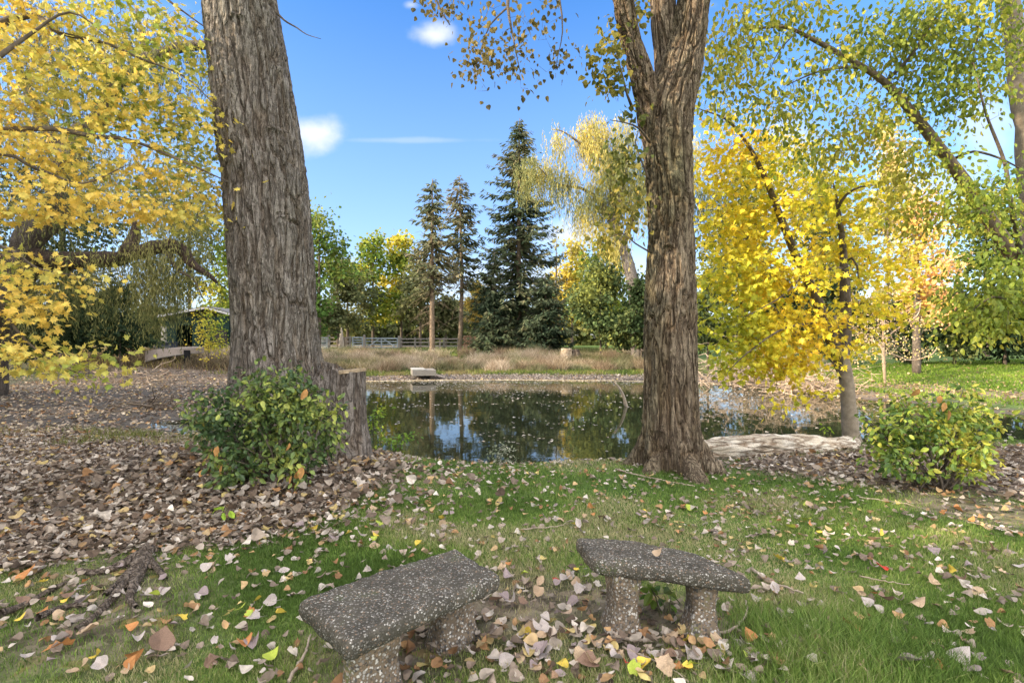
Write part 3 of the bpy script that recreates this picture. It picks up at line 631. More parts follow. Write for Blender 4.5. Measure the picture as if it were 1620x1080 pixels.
# ------------------------------------------------------------------ background trees
def bg_tree(name,label,px,py,d,top,hw,palc,n=45,leaf=None,seed=0,bottom=None,cat='tree',group=None,trunkr=.18,bark='branch',lean=0,spread=None,ln=34,ls=None,density=1):
    base=pt(px,py,d); base[2]=gz(base[0],base[1])
    root=empty(name,base,label,cat,group)
    ztop=CAMZ-(top-540)/F*d; H=ztop-base[2]; w=hw/F*d
    r=np.random.default_rng(seed+100)
    tp=[base-[0,0,.2],base+[lean*.3,0,H*.3],base+[lean*.7,0,H*.6],base+[lean,0,H*.85]]
    k=limb_obj(root,'trunk',tp,[trunkr,trunkr*.75,trunkr*.5,trunkr*.12],bark,8,.5)
    zb=base[2]+H*.18 if bottom is None else CAMZ-(bottom-540)/F*d
    bl=[]; nb=9; 
    for i in range(nb):
        t=(i+.5)/nb; a=r.random()*2*pi; zc=zb+(ztop-zb)*(.12+.8*t)
        wr=w*math.sqrt(max(.12,1-(2*t*.85-.62)**2))
        off=wr*.5*r.uniform(.3,1)
        bl.append(((base[0]+lean*t+cos(a)*off,base[1]+sin(a)*off,zc),(wr*.55,wr*.55,(ztop-zb)/nb*1.1),max(3,int(n*wr/w/nb*2.0))))
    ms=ls if ls else .0056*d
    LF=dict(tmpl=QUAD,n=int(ln*density),spread=spread or max(.3,w*.13),size=ms,pal=palc,droop=.5,up=.6,outw=.7,sc=.35,mat='leaf_far',flat=.7)
    if leaf: LF.update(leaf)
    grow(root,[k],bl,LF,seed+7,sag=.05,twr=.014)
    return root
g1='dense trees and bushes of the wood on the left bank'
# left bank wood
bg_tree('oak_tree','dark green leafy tree at the far left of the left bank wood',-60,575,27,120,170,DGR,90,seed=1,bottom=560,group=g1,density=1.4)
bg_tree('oak_tree','dark green tree behind the hanging willow strands left of the shed',100,568,31,180,130,DGR,80,seed=2,bottom=560,group=g1,density=1.4)
bg_tree('bush','tall dark green bush between the willow and the shed',190,566,30,440,60,DGR,45,seed=3,bottom=562,group=g1,cat='bush',trunkr=.06,density=1.5)
bg_tree('bush','low dark bush at the far left edge of the mud flat',30,572,27,450,80,DGR,45,seed=4,bottom=570,group=g1,cat='bush',trunkr=.06,density=1.5)
bg_tree('bush','dark green bush in the shade left of the pale ramp',125,570,29,430,55,DGR,45,seed=14,bottom=570,group=g1,cat='bush',trunkr=.06,density=1.5)
bg_tree('oak_tree','olive green tree rising behind the dark green shed',300,560,46,200,110,OLV,80,seed=5,bottom=520,group=g1,density=1.2)
bg_tree('bush','small yellow leaved sapling in front of the dark shed',330,572,31,478,34,YGR[1:]+[(.7,.55,.08)],34,seed=6,bottom=566,cat='bush',trunkr=.03,ln=20,ls=.11,spread=.35)
bg_tree('ash_tree','yellow green tree glimpsed between the shed and the big leaning trunk',370,562,44,330,60,YGR,45,seed=15,bottom=540,group=g1)
# behind centre
bg_tree('linden_tree','rounded green tree directly right of the big leaning trunk',505,556,42,318,80,[(.05,.10,.02),(.08,.15,.03),(.13,.2,.04),(.22,.25,.05)],85,seed=7,bottom=540)
g2='trees of the wood behind the gates'
bg_tree('maple_tree','yellow green round tree behind the small gate',590,545,60,356,52,YGR,60,seed=8,bottom=530,group=g2)
bg_tree('maple_tree','tall yellow green tree behind the wide white gate',635,545,64,356,54,YGR+[(.6,.5,.06)],65,seed=9,bottom=520,group=g2)
bg_tree('oak_tree','grey green bushy tree behind the wide white gate',550,545,56,392,54,[(.08,.10,.045),(.13,.15,.06),(.2,.2,.08)],45,seed=10,bottom=530,group=g2)
bg_tree('oak_tree','grey olive tree filling the gap between the rounded green tree and the fence gates',535,548,52,405,40,[(.08,.10,.045),(.13,.15,.06),(.22,.22,.09)],50,seed=40,bottom=535,group=g2)
bg_tree('oak_tree','dull olive tree left behind the two bare trunk spruces',665,545,58,398,50,[(.09,.105,.045),(.14,.15,.06),(.22,.21,.085)],45,seed=11,bottom=525,group=g2)
bg_tree('maple_tree','orange yellow tree glowing between the slim spruces and the tall spruce',752,545,66,440,34,[(.2,.2,.05),(.4,.3,.06),(.6,.4,.08)],45,seed=12,bottom=525,group=g2)
bg_tree('oak_tree','dark olive tree between the two slim spruce trunks',705,545,60,462,40,[(.08,.095,.045),(.13,.14,.06),(.2,.19,.08)],45,seed=13,bottom=525,group=g2)
g3='trees and shrubs behind the dry grass right of the spruces'
bg_tree('maple_tree','golden yellow tree behind the weeping willow left branch',905,545,60,372,48,[(.25,.25,.05),(.45,.38,.06),(.65,.5,.08)],50,seed=16,bottom=520,group=g3)
bg_tree('poplar_tree','half bare twiggy tree between the tall spruce and the weeping willow',880,545,58,350,30,[(.3,.26,.08),(.4,.34,.1)],22,seed=17,bottom=520,group=g3,ln=6)
bg_tree('maple_tree','yellow green tree left of the forked trunk at mid height',960,550,50,365,60,YGR,65,seed=18,bottom=520,group=g3)
bg_tree('willow_shrub','large grey green rounded shrub left of the forked trunk',950,556,38,400,66,[(.06,.10,.035),(.09,.14,.05),(.14,.18,.07),(.24,.26,.06)],75,seed=19,bottom=554,group=g3,cat='shrub',trunkr=.08,density=1.5)
bg_tree('willow_shrub','darker green shrub touching the left side of the forked trunk',1015,558,36,430,48,GRN,60,seed=20,bottom=556,group=g3,cat='shrub',trunkr=.08,density=1.4)
g4='trees and shrubs on the right bank'
bg_tree('bush','dark green shrub between the forked trunk and the yellow maple leaves',1120,566,30,415,60,GRN,60,seed=21,bottom=560,group=g4,cat='bush',trunkr=.08,density=1.5)
bg_tree('bush','dark green shrub behind the grey brush pile',1215,568,30,420,65,DGR,60,seed=22,bottom=560,group=g4,cat='bush',trunkr=.08,density=1.5)
bg_tree('bush','dark green shrub behind the slender yellow maple trunk',1320,572,28,420,65,DGR,60,seed=23,bottom=566,group=g4,cat='bush',trunkr=.08,density=1.5)
bg_tree('oak_tree','green tree behind the upper yellow maple leaves',1180,566,36,230,95,[(.08,.11,.035),(.13,.17,.05),(.24,.25,.07),(.4,.36,.09)],120,seed=24,bottom=545,group=g4,density=1.5)
bg_tree('oak_tree','yellowing tree behind the yellow maple fork',1300,566,38,225,85,[(.12,.15,.04),(.22,.24,.05),(.4,.36,.08),(.6,.46,.1)],100,seed=25,bottom=545,group=g4,density=1.4)
bg_tree('maple_tree','peach and gold maple lit by the sun left of the dark hedge',1450,574,23,285,58,[(.50,.42,.10),(.78,.52,.14),(.88,.55,.22),(.86,.46,.26)],80,leaf=dict(tmpl=MAPLE,size=.16),seed=26,bottom=530,group=g4,ln=26)
bg_tree('willow_tree','pale gold tree top showing above the arching limb',1405,566,44,175,50,[(.4,.38,.14),(.62,.5,.18),(.8,.62,.26)],60,seed=27,bottom=400,group=g4)
for k,(px,d,tp,hw,lb) in enumerate([(1440,26,455,50,'dark green bush of the right hedge nearest the pale dead shrub'),(1510,25,440,50,'dark green middle bush of the hedge behind the right lawn'),(1590,24,430,60,'dark green bush of the hedge at the right edge'),(1680,23,400,70,'dark green bush ending the hedge beyond the right edge')]):
    bg_tree('hedge_bush',lb,px,576,d,tp,hw,DGR if k!=1 else GRN,60,seed=30+k,bottom=574,group='bushes of the dark hedge behind the right lawn',cat='bush',trunkr=.08,density=1.6)
bg_tree('oak_tree','green tree above the hedge at the right edge',1560,570,30,290,90,[(.05,.09,.02),(.10,.15,.03),(.2,.24,.05),(.36,.34,.07)],95,seed=35,bottom=450,group=g4,density=1.2)
bg_tree('oak_tree','tall green tree beyond the right edge behind the hedge',1700,570,30,150,110,[(.05,.09,.02),(.10,.15,.03),(.2,.24,.05)],80,seed=36,bottom=450,group=g4,density=1.2)
# unseen trees added left of the frame to shade the near lawn
for k,(x,y,h,w) in enumerate([(-17,-7,8.5,4.5),(-19,0,9.5,5),(-19.5,8,9.5,5),(-27,15,12,5.5)]):
    d=1.0; base=np.array([x,y,gz(x,y)])
    root=empty('oak_tree',base,['broad dark green tree outside the left edge, behind the photographer','broad dark green tree outside the left edge, level with the benches','broad dark green tree outside the left edge, level with the mud flat','broad dark green tree just outside the left edge beside the old willow'][k],'tree','tall trees on the left outside the picture')
    limb_obj(root,'trunk',[base-[0,0,.2],base+[.3,0,h*.35],base+[.1,.2,h*.8]],[.35,.28,.08],'branch',10,.5)
    top_crown(root,[(base+[0,0,h*.62],(w,w,h*.36),150),(base+[0,0,h*.25],(w*.8,w*.8,h*.22),60)],DGR,60+k,.42,22,.5,'leaf_far')

for k,(x,y,h) in enumerate([(-8.6,-3.4,4.6),(-9.4,-1.2,5.0),(-8.9,1.2,4.4)]):  # unseen shrubs added to block low sun from the near lawn
    base=np.array([x,y,gz(x,y)]); root=empty('evergreen_shrub',base,['tall dark evergreen shrub outside the picture, behind and left of the photographer','tall dark evergreen shrub outside the picture, beside the photographer','tall dark evergreen shrub outside the picture, nearest the left maple'][k],'shrub','tall evergreen shrubs outside the left edge')
    limb_obj(root,'trunk',[base-[0,0,.1],base+[0,0,h*.8]],[.12,.04],'branch',8,.4)
    top_crown(root,[(base+[0,0,h*.5],(1.3,1.3,h*.47),120)],DGR,66+k,.2,22,.25,'leaf_far')
# far wood as one mass
r=np.random.default_rng(77); mbf=MB(); n=60000
ang=r.uniform(-1.35,1.35,n); dist=r.uniform(72,84,n); X=np.sin(ang)*dist*1.2; Y=np.cos(ang)*dist+8
hh=(7.0+2.6*fbm(ang*9,ang*0,ang*0+3,3))*(.9+.1*r.random(n)); Z=.1+hh*r.random(n)**1.15
P=np.stack([X,Y,Z],-1)
put_leaves(mbf,QUAD,P,r.normal(size=(n,3)),r.normal(size=(n,3)),.75*(.6+.8*r.random(n)),pal([(.05,.06,.025),(.09,.11,.035),(.16,.17,.05),(.3,.27,.08)],n,P,.12,.12,4,r))
tag(mbf.build('distant_wood',M['leaf_far']),'far belt of mixed autumn wood along the horizon','wood',kind='stuff')

# ------------------------------------------------------------------ willows
def blobpts(bl,seed):
    r=np.random.default_rng(seed); C=[]
    for px,py,d,rx,ry,rd,n in bl:
        v=nrm(r.normal(size=(n,3)))*(r.random((n,1))**.5); C.append(pt(px,py,d)+v*np.array([rx*d/F,rd,ry*d/F]))
    return np.concatenate(C)
def twigs_to(root,nodes,C,seed,twr=.02,mat='branch'):
    r=np.random.default_rng(seed); nd=np.concatenate(nodes); buf=np.zeros((len(nd)+len(C)*5,3)); buf[:len(nd)]=nd; cnt=len(nd); tw=MB()
    for c in C[np.argsort(np.min(np.linalg.norm(C[:,None]-nd[None],axis=2),axis=1))]:
        dd=np.linalg.norm(buf[:cnt]-c,axis=1); k=int(np.argmin(dd)); a=buf[k]; L=dd[k]; t=np.linspace(0,1,5)[:,None]
        P=a*(1-t)+c*t+r.normal(0,.06,(5,3))*L*np.sin(t*pi); P[:,2]+=.15*L*np.sin(t[:,0]*pi)
        r0=twr*(.4+min(L,3)*.7); tube(tw,P,np.linspace(r0,r0*.35,5),4,BR,cap=False); buf[cnt:cnt+4]=P[1:]; cnt+=4
    tag(tw.build('twigs',M[mat],root,smooth=True),kind='stuff')
D=37
wb=np.array([(1010-810)/F*D,D,gz((1010-810)/F*D,D)])
wt=empty('weeping_willow',wb,'tall weeping willow with gold tipped hanging strands left of the forked trunk','tree')
A=[limb_obj(wt,'trunk',[wb-[0,0,.2],pt(1005,470,D),pt(995,420,D),pt(985,390,D),pt(970,355,D)],[.55,.45,.4,.34,.25],'bark',10,.4),
 limb_obj(wt,'limb',[pt(985,390,D),pt(965,345,D),pt(945,315,D),pt(920,298,D),pt(880,290,D),pt(850,262,D)],[.25,.2,.15,.11,.08,.04]),
 limb_obj(wt,'limb',[pt(970,355,D),pt(968,300,D),pt(955,250,D),pt(945,215,D),pt(935,190,D)],[.25,.18,.13,.09,.04]),
 limb_obj(wt,'limb',[pt(955,250,D),pt(920,228,D),pt(890,208,D),pt(872,205,D)],[.12,.09,.05,.02]),
 limb_obj(wt,'limb',[pt(985,390,D),pt(1010,320,D+1),pt(1040,250,D+1),pt(1070,220,D+1),pt(1110,250,D+1)],[.25,.2,.14,.09,.04]),
 limb_obj(wt,'limb',[pt(975,360,D),pt(985,290,D-1),pt(995,230,D-1)],[.2,.14,.05])]
C=blobpts([(935,200,D,26,14,1.5,22),(975,205,D,40,20,2,30),(960,250,D,50,30,2.5,40),(850,258,D,34,12,1.2,22),(890,275,D,25,14,1.2,14),(880,212,D,12,8,.8,7),(945,300,D,45,25,2.5,36),(1000,290,D,40,50,2.5,40),(1060,240,D+1,45,30,2.5,36),(1110,290,D+1,35,40,2.5,30),(985,360,D,30,25,2,16),(925,330,D,25,15,1.5,12)],71)
C=C[np.random.default_rng(1).random(len(C))<.6]
twigs_to(wt,A,C,72)
strands(wt,C,dict(per=15,spread=.38,step=.13,tmpl=NARROW,size=.27,pal=[(.16,.18,.07),(.30,.29,.10),(.5,.42,.12),(.68,.54,.14)],sc=.35),73,(.8,3.0))
# old willow on the left bank
D=19
lb=np.array([(-40-810)/F*D,D,gz((-40-810)/F*D,D)])
wl=empty('weeping_willow',lb,'old dark willow with a thick horizontal limb on the left bank behind the yellow leaves','tree')
A=[limb_obj(wl,'trunk',[lb-[0,0,.3],pt(0,500,D),pt(50,400,D),pt(85,330,D),pt(110,260,D),pt(150,190,D),pt(215,110,D),pt(280,78,D),pt(335,68,D)],[.65,.55,.5,.42,.36,.3,.24,.19,.15],'bark',12,.3,wob=.3,col=(.7,.65,.6)),
 limb_obj(wl,'limb',[pt(-30,420,D),pt(50,405,D),pt(110,412,D),pt(160,412,D),pt(210,400,D),pt(260,392,D),pt(295,397,D),pt(320,420,D),pt(345,445,D)],[.44,.38,.35,.29,.27,.26,.22,.13,.05],'bark',12,.3,wob=.25,col=(.42,.33,.28)),
 limb_obj(wl,'limb',[pt(265,392,D),pt(272,415,D),pt(285,430,D),pt(305,440,D),pt(320,470,D)],[.10,.08,.06,.04,.02]),
 limb_obj(wl,'limb',[pt(200,400,D),pt(215,370,D),pt(212,345,D)],[.28,.2,.08],'bark',col=(.55,.45,.4)),
 limb_obj(wl,'limb',[pt(110,260,D),pt(60,180,D),pt(20,80,D)],[.25,.18,.08]),
 limb_obj(wl,'limb',[pt(235,100,D),pt(225,60,D),pt(215,10,D)],[.14,.1,.05])]
C=blobpts([(60,60,D,90,50,2,40),(180,60,D,80,40,2,36),(290,90,D,50,30,1.5,14),(60,180,D,80,60,2,40),(180,260,D,90,50,2,36),(60,300,D,80,40,2,30),(290,330,D,50,40,1.8,26),(120,410,D,110,12,1.2,38),(240,400,D,60,14,1.2,34),(255,430,D,30,20,1.0,22),(30,420,D,40,12,1.2,14)],74)
twigs_to(wl,A,C,75,.02)
strands(wl,C,dict(per=7,spread=.3,step=.09,tmpl=NARROW,size=.15,pal=OLV,sc=.5),76,(1.0,3.0),minz=.5)

# ------------------------------------------------------------------ spruces
def spruce(label,px,pyb,d,top,prof,palc,seed,group=None,dead=None,trunkcol=(1.6,1.5,1.35),tr=.2,nb=6,dz=.42):
    base=pt(px,pyb,d); base[2]=gz(base[0],base[1]); ztop=CAMZ-(top-540)/F*d
    root=empty('spruce_tree',base,label,'tree',group); r=np.random.default_rng(seed)
    H=ztop-base[2]; sh=r.uniform(-.2,.2)
    tp=[base-[0,0,.2],base+[sh,0,H*.35],base+[sh*.5,0,H*.7],np.array([base[0],base[1],ztop])]
    TP,TR=resample(tp,[tr,tr*.75,tr*.45,.02],.3)
    mb=MB(); tube(mb,TP,TR,10,trunkcol); mb.build('trunk',M['branch'],root,smooth=True)
    br=MB(); PP=[];TT=[];NN=[];SZ=[]
    ys=np.array([p[0] for p in prof]); ws=np.array([p[1] for p in prof])*1.28
    z=ztop-.15
    while True:
        py=540-(z-CAMZ)*F/d
        if py>ys[-1]: break
        L=np.interp(py,ys,ws)/F*d
        k=nb if L>.5 else 4
        for q in range(k):
            if r.random()<.12: continue
            a=r.random()*2*pi; l=L*r.uniform(.62,1.12); dirn=np.array([cos(a),sin(a),0])
            c=np.array([np.interp(z,TP[:,2],TP[:,0]),np.interp(z,TP[:,2],TP[:,1]),z+r.uniform(-.15,.15)])
            m=6; t=np.linspace(0,1,m)[:,None]; dr=.28 if z<ztop-H*.3 else -.05
            P=c+dirn*l*t+np.array([0,0,1])*(-dr*l*np.sin(t*2.2)+.12*l*t**3)
            tube(br,P,np.linspace(.03,.008,m)*min(1,.4+l/3),3,BR,cap=False)
            ns=max(4,int(l/.085)); tt=r.random(ns)**.75; tt=np.clip(tt,.06,1)
            pp=np.stack([np.interp(tt,t[:,0],P[:,i]) for i in range(3)],-1)
            side=np.array([-dirn[1],dirn[0],0]); sg=r.choice([-1,1],ns)[:,None]
            w=(1.15-tt)[:,None]
            tipd=dirn*r.uniform(.3,1,(ns,1))+side*sg*r.uniform(.1,1.1,(ns,1))+np.array([0,0,-1])*r.uniform(.0,.7,(ns,1))
            PP.append(pp+side*sg*.05); TT.append(tipd); NN.append(np.array([0,0,1.])+r.normal(0,.45,(ns,3))); SZ.append((.30+.34*w[:,0])*r.uniform(.7,1.3,ns)*min(1,.45+l/2.2))
        z-=dz*r.uniform(.6,1.2)*(.5 if L<.7 else 1)*.62
    if dead:
        for q in range(dead[0]):
            z=r.uniform(base[2]+dead[1]*H,base[2]+dead[2]*H); a=r.random()*2*pi; l=r.uniform(.8,dead[3])
            c=np.array([np.interp(z,TP[:,2],TP[:,0]),base[1],z]); t=np.linspace(0,1,6)[:,None]
            P=c+np.array([cos(a),sin(a),0])*l*t+np.array([0,0,-1])*l*.5*t**1.4+r.normal(0,.03,(6,3))
            tube(br,P,np.linspace(.02,.006,6),3,(1.8,1.7,1.5),cap=False)
            for s in range(4):
                b0=P[r.integers(2,6)]; b1=b0+r.normal(0,.35,3)+[0,0,-.15]; tube(br,np.array([b0,(b0+b1)/2,b1]),[.008,.006,.004],3,(1.8,1.7,1.5),cap=False)
    tag(br.build('branches',M['branch'],root,smooth=True),kind='stuff')
    P=np.concatenate(PP);n=len(P); cr=MB()
    put_leaves(cr,SPRAY,P,np.concatenate(TT),np.concatenate(NN),np.concatenate(SZ),pal(palc,n,P,.6,.15,seed,r))
    cr.build('crown',M['needle'],root); return root
SPC=[(.085,.105,.055),(.13,.15,.075),(.19,.19,.10),(.27,.23,.13)]
spruce('slim spruce with a long bare pale trunk, left one of the pair by the fence',684,553,42,283,[(283,2),(310,16),(350,28),(390,36),(430,36),(455,20),(470,10)],SPC,81,'two slim bare trunked spruces',dead=(34,.18,.5,2.6),dz=.55,tr=.24,nb=5)
spruce('slim spruce with a long bare pale trunk, right one of the pair by the fence',727,549,45,278,[(278,2),(300,14),(340,26),(380,34),(410,32),(440,24),(460,10)],SPC,82,'two slim bare trunked spruces',dead=(34,.18,.5,2.6),dz=.55,tr=.22,nb=5)
spruce('tallest spruce, dark full skirted and ragged, right of the slim pair',822,549,46,187,[(187,2),(215,14),(250,28),(290,42),(330,50),(360,54),(400,62),(440,66),(500,70),(540,66)],[(.07,.10,.05),(.11,.14,.07),(.16,.175,.09),(.24,.22,.12)],83,nb=7,tr=.3,dz=.5)
spruce('short dark spruce in front of the foot of the tallest spruce',862,549,43,430,[(430,3),(460,20),(500,34),(545,38)],[(.045,.075,.042),(.07,.10,.055),(.10,.125,.07)],84,nb=8,tr=.14)
spruce('short dark spruce left of the tallest spruce foot',782,549,44,400,[(400,3),(440,18),(500,30),(545,34)],[(.05,.08,.045),(.08,.11,.06),(.12,.14,.075)],85,nb=8,tr=.14)

# ------------------------------------------------------------------ shrubs in front
def front_bush(label,px,pyb,d,blobs,palc,seed,nst,extra=None,size=.06):
    base=pt(px,pyb,d); base[2]=gz(base[0],base[1])
    root=empty('garden_shrub',base,label,'shrub'); r=np.random.default_rng(seed); nodes=[]
    st=MB()
    for k in range(nst):
        b=blobs[r.integers(len(blobs))]; c=pt(b[0],b[1],b[2])+nrm(r.normal(size=3))*np.array([b[3]*d/F,b[5],b[4]*d/F])*.6
        s=base+[r.normal(0,.09),r.normal(0,.08),-.05]; m=(s+c)/2+[0,0,.08]
        P,Q=resample([s,s*.6+m*.4+r.normal(0,.02,3),m+r.normal(0,.03,3),c],[.012,.011,.008,.004],.08)
        tube(st,P,Q,5,BR); nodes.append(P[5:])
    st.build('stems',M['branch'],root,smooth=True)
    LF=dict(tmpl=OVAL,n=11,spread=.055,size=size,pal=palc,droop=.35,up=.9,outw=.9,sc=3.,mat='leaf_glossy',flat=.8)
    grow(root,nodes,blobs,LF,seed+1,sag=.1,twr=.006)
    if extra is not None:
        e=MB(); n=len(extra); P=np.array([pt(a,b,c) for a,b,c in extra]); put_leaves(e,OVAL,P,np.tile([-.3,-.2,-1.],(n,1))+r.normal(0,.3,(n,3)),nrm(r.normal(size=(n,3))+[0,-1,.2]),.10*(.8+.4*r.random(n)),np.tile([.5,.26,.09],(n,1))*(.8+.4*r.random((n,1))))
        e.build('dead_leaves',M['litter'],root)
    return root
BG=[(.045,.085,.028),(.075,.125,.038),(.12,.18,.05),(.21,.27,.06),(.36,.39,.08)]
front_bush('rounded dark green shrub in front of the massive leaning trunk',432,792,5.35,
 [(425,650,5.35,85,50,.45,95),(360,680,5.4,55,45,.4,52),(490,660,5.4,48,50,.4,62),(400,710,5.3,75,40,.4,60),(470,725,5.3,48,30,.35,36),(380,750,5.2,32,28,.25,18),(440,610,5.4,85,22,.3,50),(325,640,5.5,30,26,.3,12),(520,690,5.4,18,30,.25,10),(300,668,5.5,12,10,.15,3),(415,582,5.4,14,8,.1,3),(470,585,5.4,10,7,.1,2),(536,640,5.4,9,9,.1,2)],BG,91,26,
 extra=[(345,705,5.1),(330,720,5.1),(322,742,5.1),(352,735,5.1),(470,745,5.0),(462,752,5.0),(478,738,5.0),(458,700,5.0),(485,615,5.0)])
BG2=[(.05,.10,.02),(.09,.16,.03),(.17,.25,.04),(.30,.37,.05),(.5,.46,.07)]
front_bush('bright green shrub with red brown tips on a bare patch at the right',1480,782,5.5,
 [(1470,660,5.5,75,38,.4,70),(1540,665,5.6,40,34,.35,34),(1410,680,5.5,40,35,.35,34),(1480,705,5.4,75,32,.4,55),(1400,720,5.4,32,24,.25,18),(1530,715,5.5,35,28,.3,22),(1520,750,5.3,22,16,.2,8),(1450,740,5.4,35,16,.2,9),(1570,670,5.6,16,22,.2,7),(1530,618,5.6,16,7,.1,3),(1425,625,5.5,14,7,.1,3),(1372,660,5.5,9,9,.1,2)],BG2,93,34,
 extra=[(1488,625,5.2),(1494,636,5.2),(1500,648,5.2),(1455,615,5.3)])
def plant(label,px,py,d,blobs,palc,seed,size=.05,nst=6,name='sapling',mat='leaf',n=8,tm=OVAL):
    base=pt(px,py,d); base[2]=gz(base[0],base[1]); root=empty(name,base,label,'plant'); r=np.random.default_rng(seed); st=MB(); nodes=[]
    for k in range(nst):
        b=blobs[k%len(blobs)]; c=pt(b[0],b[1],b[2])+r.normal(0,.04,3); s=base+[r.normal(0,.03),r.normal(0,.03),-.03]
        P,Q=resample([s,(s+c)/2+r.normal(0,.02,3),c],[.005,.004,.002],.05); tube(st,P,Q,4,(1,1.2,.8)); nodes.append(P[2:])
    st.build('stems',M['branch'],root)
    grow(root,nodes,blobs,dict(tmpl=tm,n=n,spread=.04,size=size,pal=palc,droop=.3,up=.9,outw=.9,sc=2.,mat=mat),seed,twr=.003)
plant('small bright green sapling right of the sawn stump at the water',600,720,7.2,[(598,665,7.2,18,28,.15,16),(615,700,7.2,22,16,.15,12),(645,690,7.2,18,8,.1,6)],[(.1,.2,.03),(.2,.32,.04),(.4,.45,.05)],95)
plant('pale seeded weed clump at the water below the reflections',792,738,7.6,[(790,715,7.6,24,16,.2,22),(800,728,7.6,26,8,.15,10)],[(.12,.16,.07),(.3,.32,.2),(.5,.48,.38)],96,size=.035,name='weed',nst=10)
plant('tiny bright green seedling among the leaves below the left shrub',358,806,4.4,[(358,800,4.4,12,7,.06,4)],[(.25,.42,.04),(.35,.5,.05)],97,size=.06,name='seedling',nst=3,n=3)
plant('leafy green weed growing between the legs of the right bench',1050,975,2.95,[(1042,935,2.95,14,16,.06,4),(1056,950,2.95,12,14,.06,4)],[(.05,.1,.02),(.1,.18,.03),(.2,.26,.04)],98,size=.065,name='weed',nst=4,n=3)
plant('single yellow green sprig growing on the far side of the log',1310,700,8.6,[(1305,678,8.6,10,6,.06,4)],[(.3,.45,.04),(.4,.5,.05)],99,size=.06,name='seedling',nst=3,n=3)

# dead pale shrub on the right bank
D=20.5; b0=pt(1400,590,D); b0[2]=gz(b0[0],b0[1])
dsb=empty('dead_shrub',b0,'pale bare shrub with pinkish twigs sunlit behind the yellow maple trunk','shrub')
A=[]
for q in [[(1398,540),(1396,500),(1400,450),(1405,420)],[(1398,545),(1420,520),(1450,500),(1457,478)],[(1395,550),(1360,530),(1345,500),(1350,460)],[(1400,560),(1440,570),(1475,560),(1483,545)],[(1395,560),(1370,565),(1345,560)],[(1400,500),(1430,495),(1452,480),(1458,475)]]:
    A.append(limb_obj(dsb,'limb',[b0]+[pt(x,y,D+random.uniform(-.6,.6)) for x,y in q],[.04]+[.032,.026,.02,.01],'branch_pale',6,.2,(1.2,1.05,.9)))
grow(dsb,A,[(1390,490,D,45,55,1.2,70),(1420,545,D,60,30,1.2,70),(1360,540,D,30,40,1,35),(1450,510,D,35,25,.8,20)],dict(tmpl=QUAD,n=9,spread=.2,size=.055,pal=[(.35,.24,.16),(.55,.40,.27),(.65,.5,.3),(.6,.5,.12)],mat='litter'),101,twr=.009,twig_mat='branch_pale')
# brush piles
def brush(label,px,py,d,rx,ry,rd,n,seed,col=(1.1,1.0,.9)):
    b=pt(px,py,d); b[2]=gz(b[0],b[1]); r=np.random.default_rng(seed); mb=MB()
    for k in range(n):
        c=b+[r.normal(0,rx*.45),r.normal(0,rd*.45),abs(r.normal(0,ry*.4))]; L=r.uniform(.5,2.0)*min(1.2,rx)
        a=r.random()*2*pi; e=r.uniform(-.3,.75); dr=np.array([cos(a)*cos(e),sin(a)*cos(e),sin(e)]); t=np.linspace(-.5,.5,6)[:,None]
        P=c+dr*L*t+r.normal(0,.05,(6,3))*L; P[:,2]=np.maximum(P[:,2],b[2]-.1)
        tube(mb,P,np.linspace(.022,.006,6)*r.uniform(.5,1.3),4,np.array(col)*r.uniform(.6,1.2))
    o=mb.build('brush_pile',M['branch_pale'],None,smooth=True); tag(o,label,'brush pile')
    return o
brush('wide tangle of grey dead branches on the bank under the yellow maple leaves',1205,600,23.5,3.8,1.9,1.4,420,102,(1.25,1.15,1.05))
brush('small heap of dead branches at the right foot of the grey tangle',1295,608,20.5,1.8,.9,.9,150,103,(1.3,1.15,1.0))
brush('bleached dead branches lying on the left mud flat',205,596,25,2.2,.7,1.5,60,104)
brush('dark dead twigs on the mud flat left of the rounded shrub',245,640,15.5,1.2,.35,.6,36,105,(.5,.45,.4))

# ------------------------------------------------------------------ fallen log, stick
mb=MB()
lp=[(1092,713,7.6,12),(1120,711,7.6,14),(1150,707,7.65,17),(1185,705,7.7,19),(1225,706,7.75,20),(1265,711,7.8,16),(1300,712,7.9,16),(1335,710,8.1,20),(1362,714,8.3,15)]
P,Rq=resample([pt(a,b,c) for a,b,c,w in lp],[w/F*c for a,b,c,w in lp],.025)
T_,N_,B_=frames(P); nu=70; a=np.arange(nu)/nu*2*pi; arc=np.arange(len(P))*.025; A_,V_=np.meshgrid(a,arc); Rm=Rq[:,None]
dd=.07*fbm(np.cos(A_)*1.5,np.sin(A_)*1.5,V_*1.6,3)+.018*fbm(np.cos(A_)*5,np.sin(A_)*5,V_*2.5,3)-.012*(1-np.clip(np.abs(fbm(np.cos(A_)*9+4,np.sin(A_)*9,V_*1.5+np.cos(A_)*2,2))/.25,0,1))+.008*np.abs(fbm(np.cos(A_)*14,np.sin(A_)*14,V_*4,2))
endf=np.minimum(1,np.minimum(np.arange(len(P))+.3,(len(P)-np.arange(len(P))-.7))/6.)**.5
rad=(Rm+dd)*endf[:,None]
W=P[:,None]+rad[...,None]*(np.cos(A_)[...,None]*N_[:,None]+np.sin(A_)[...,None]*B_[:,None])
i=np.arange(len(P)-1)[:,None]*nu; j=np.arange(nu)[None]; k=(j+1)%nu
mb.add(W.reshape(-1,3),None,np.stack([i+j,i+k,i+nu+k,i+nu+j],-1).reshape(-1,4))
tag(mb.build('fallen_log',M['log_split'],None,smooth=True),'thick bleached barkless log lying between the forked trunk and the yellow maple','log')
mb=MB(); P,Q=resample([pt(993,650,16.6),pt(990,640,16.6),pt(986,626,16.5),pt(980,614,16.4),pt(972,604,16.3)],[.045,.055,.05,.04,.02],.08)
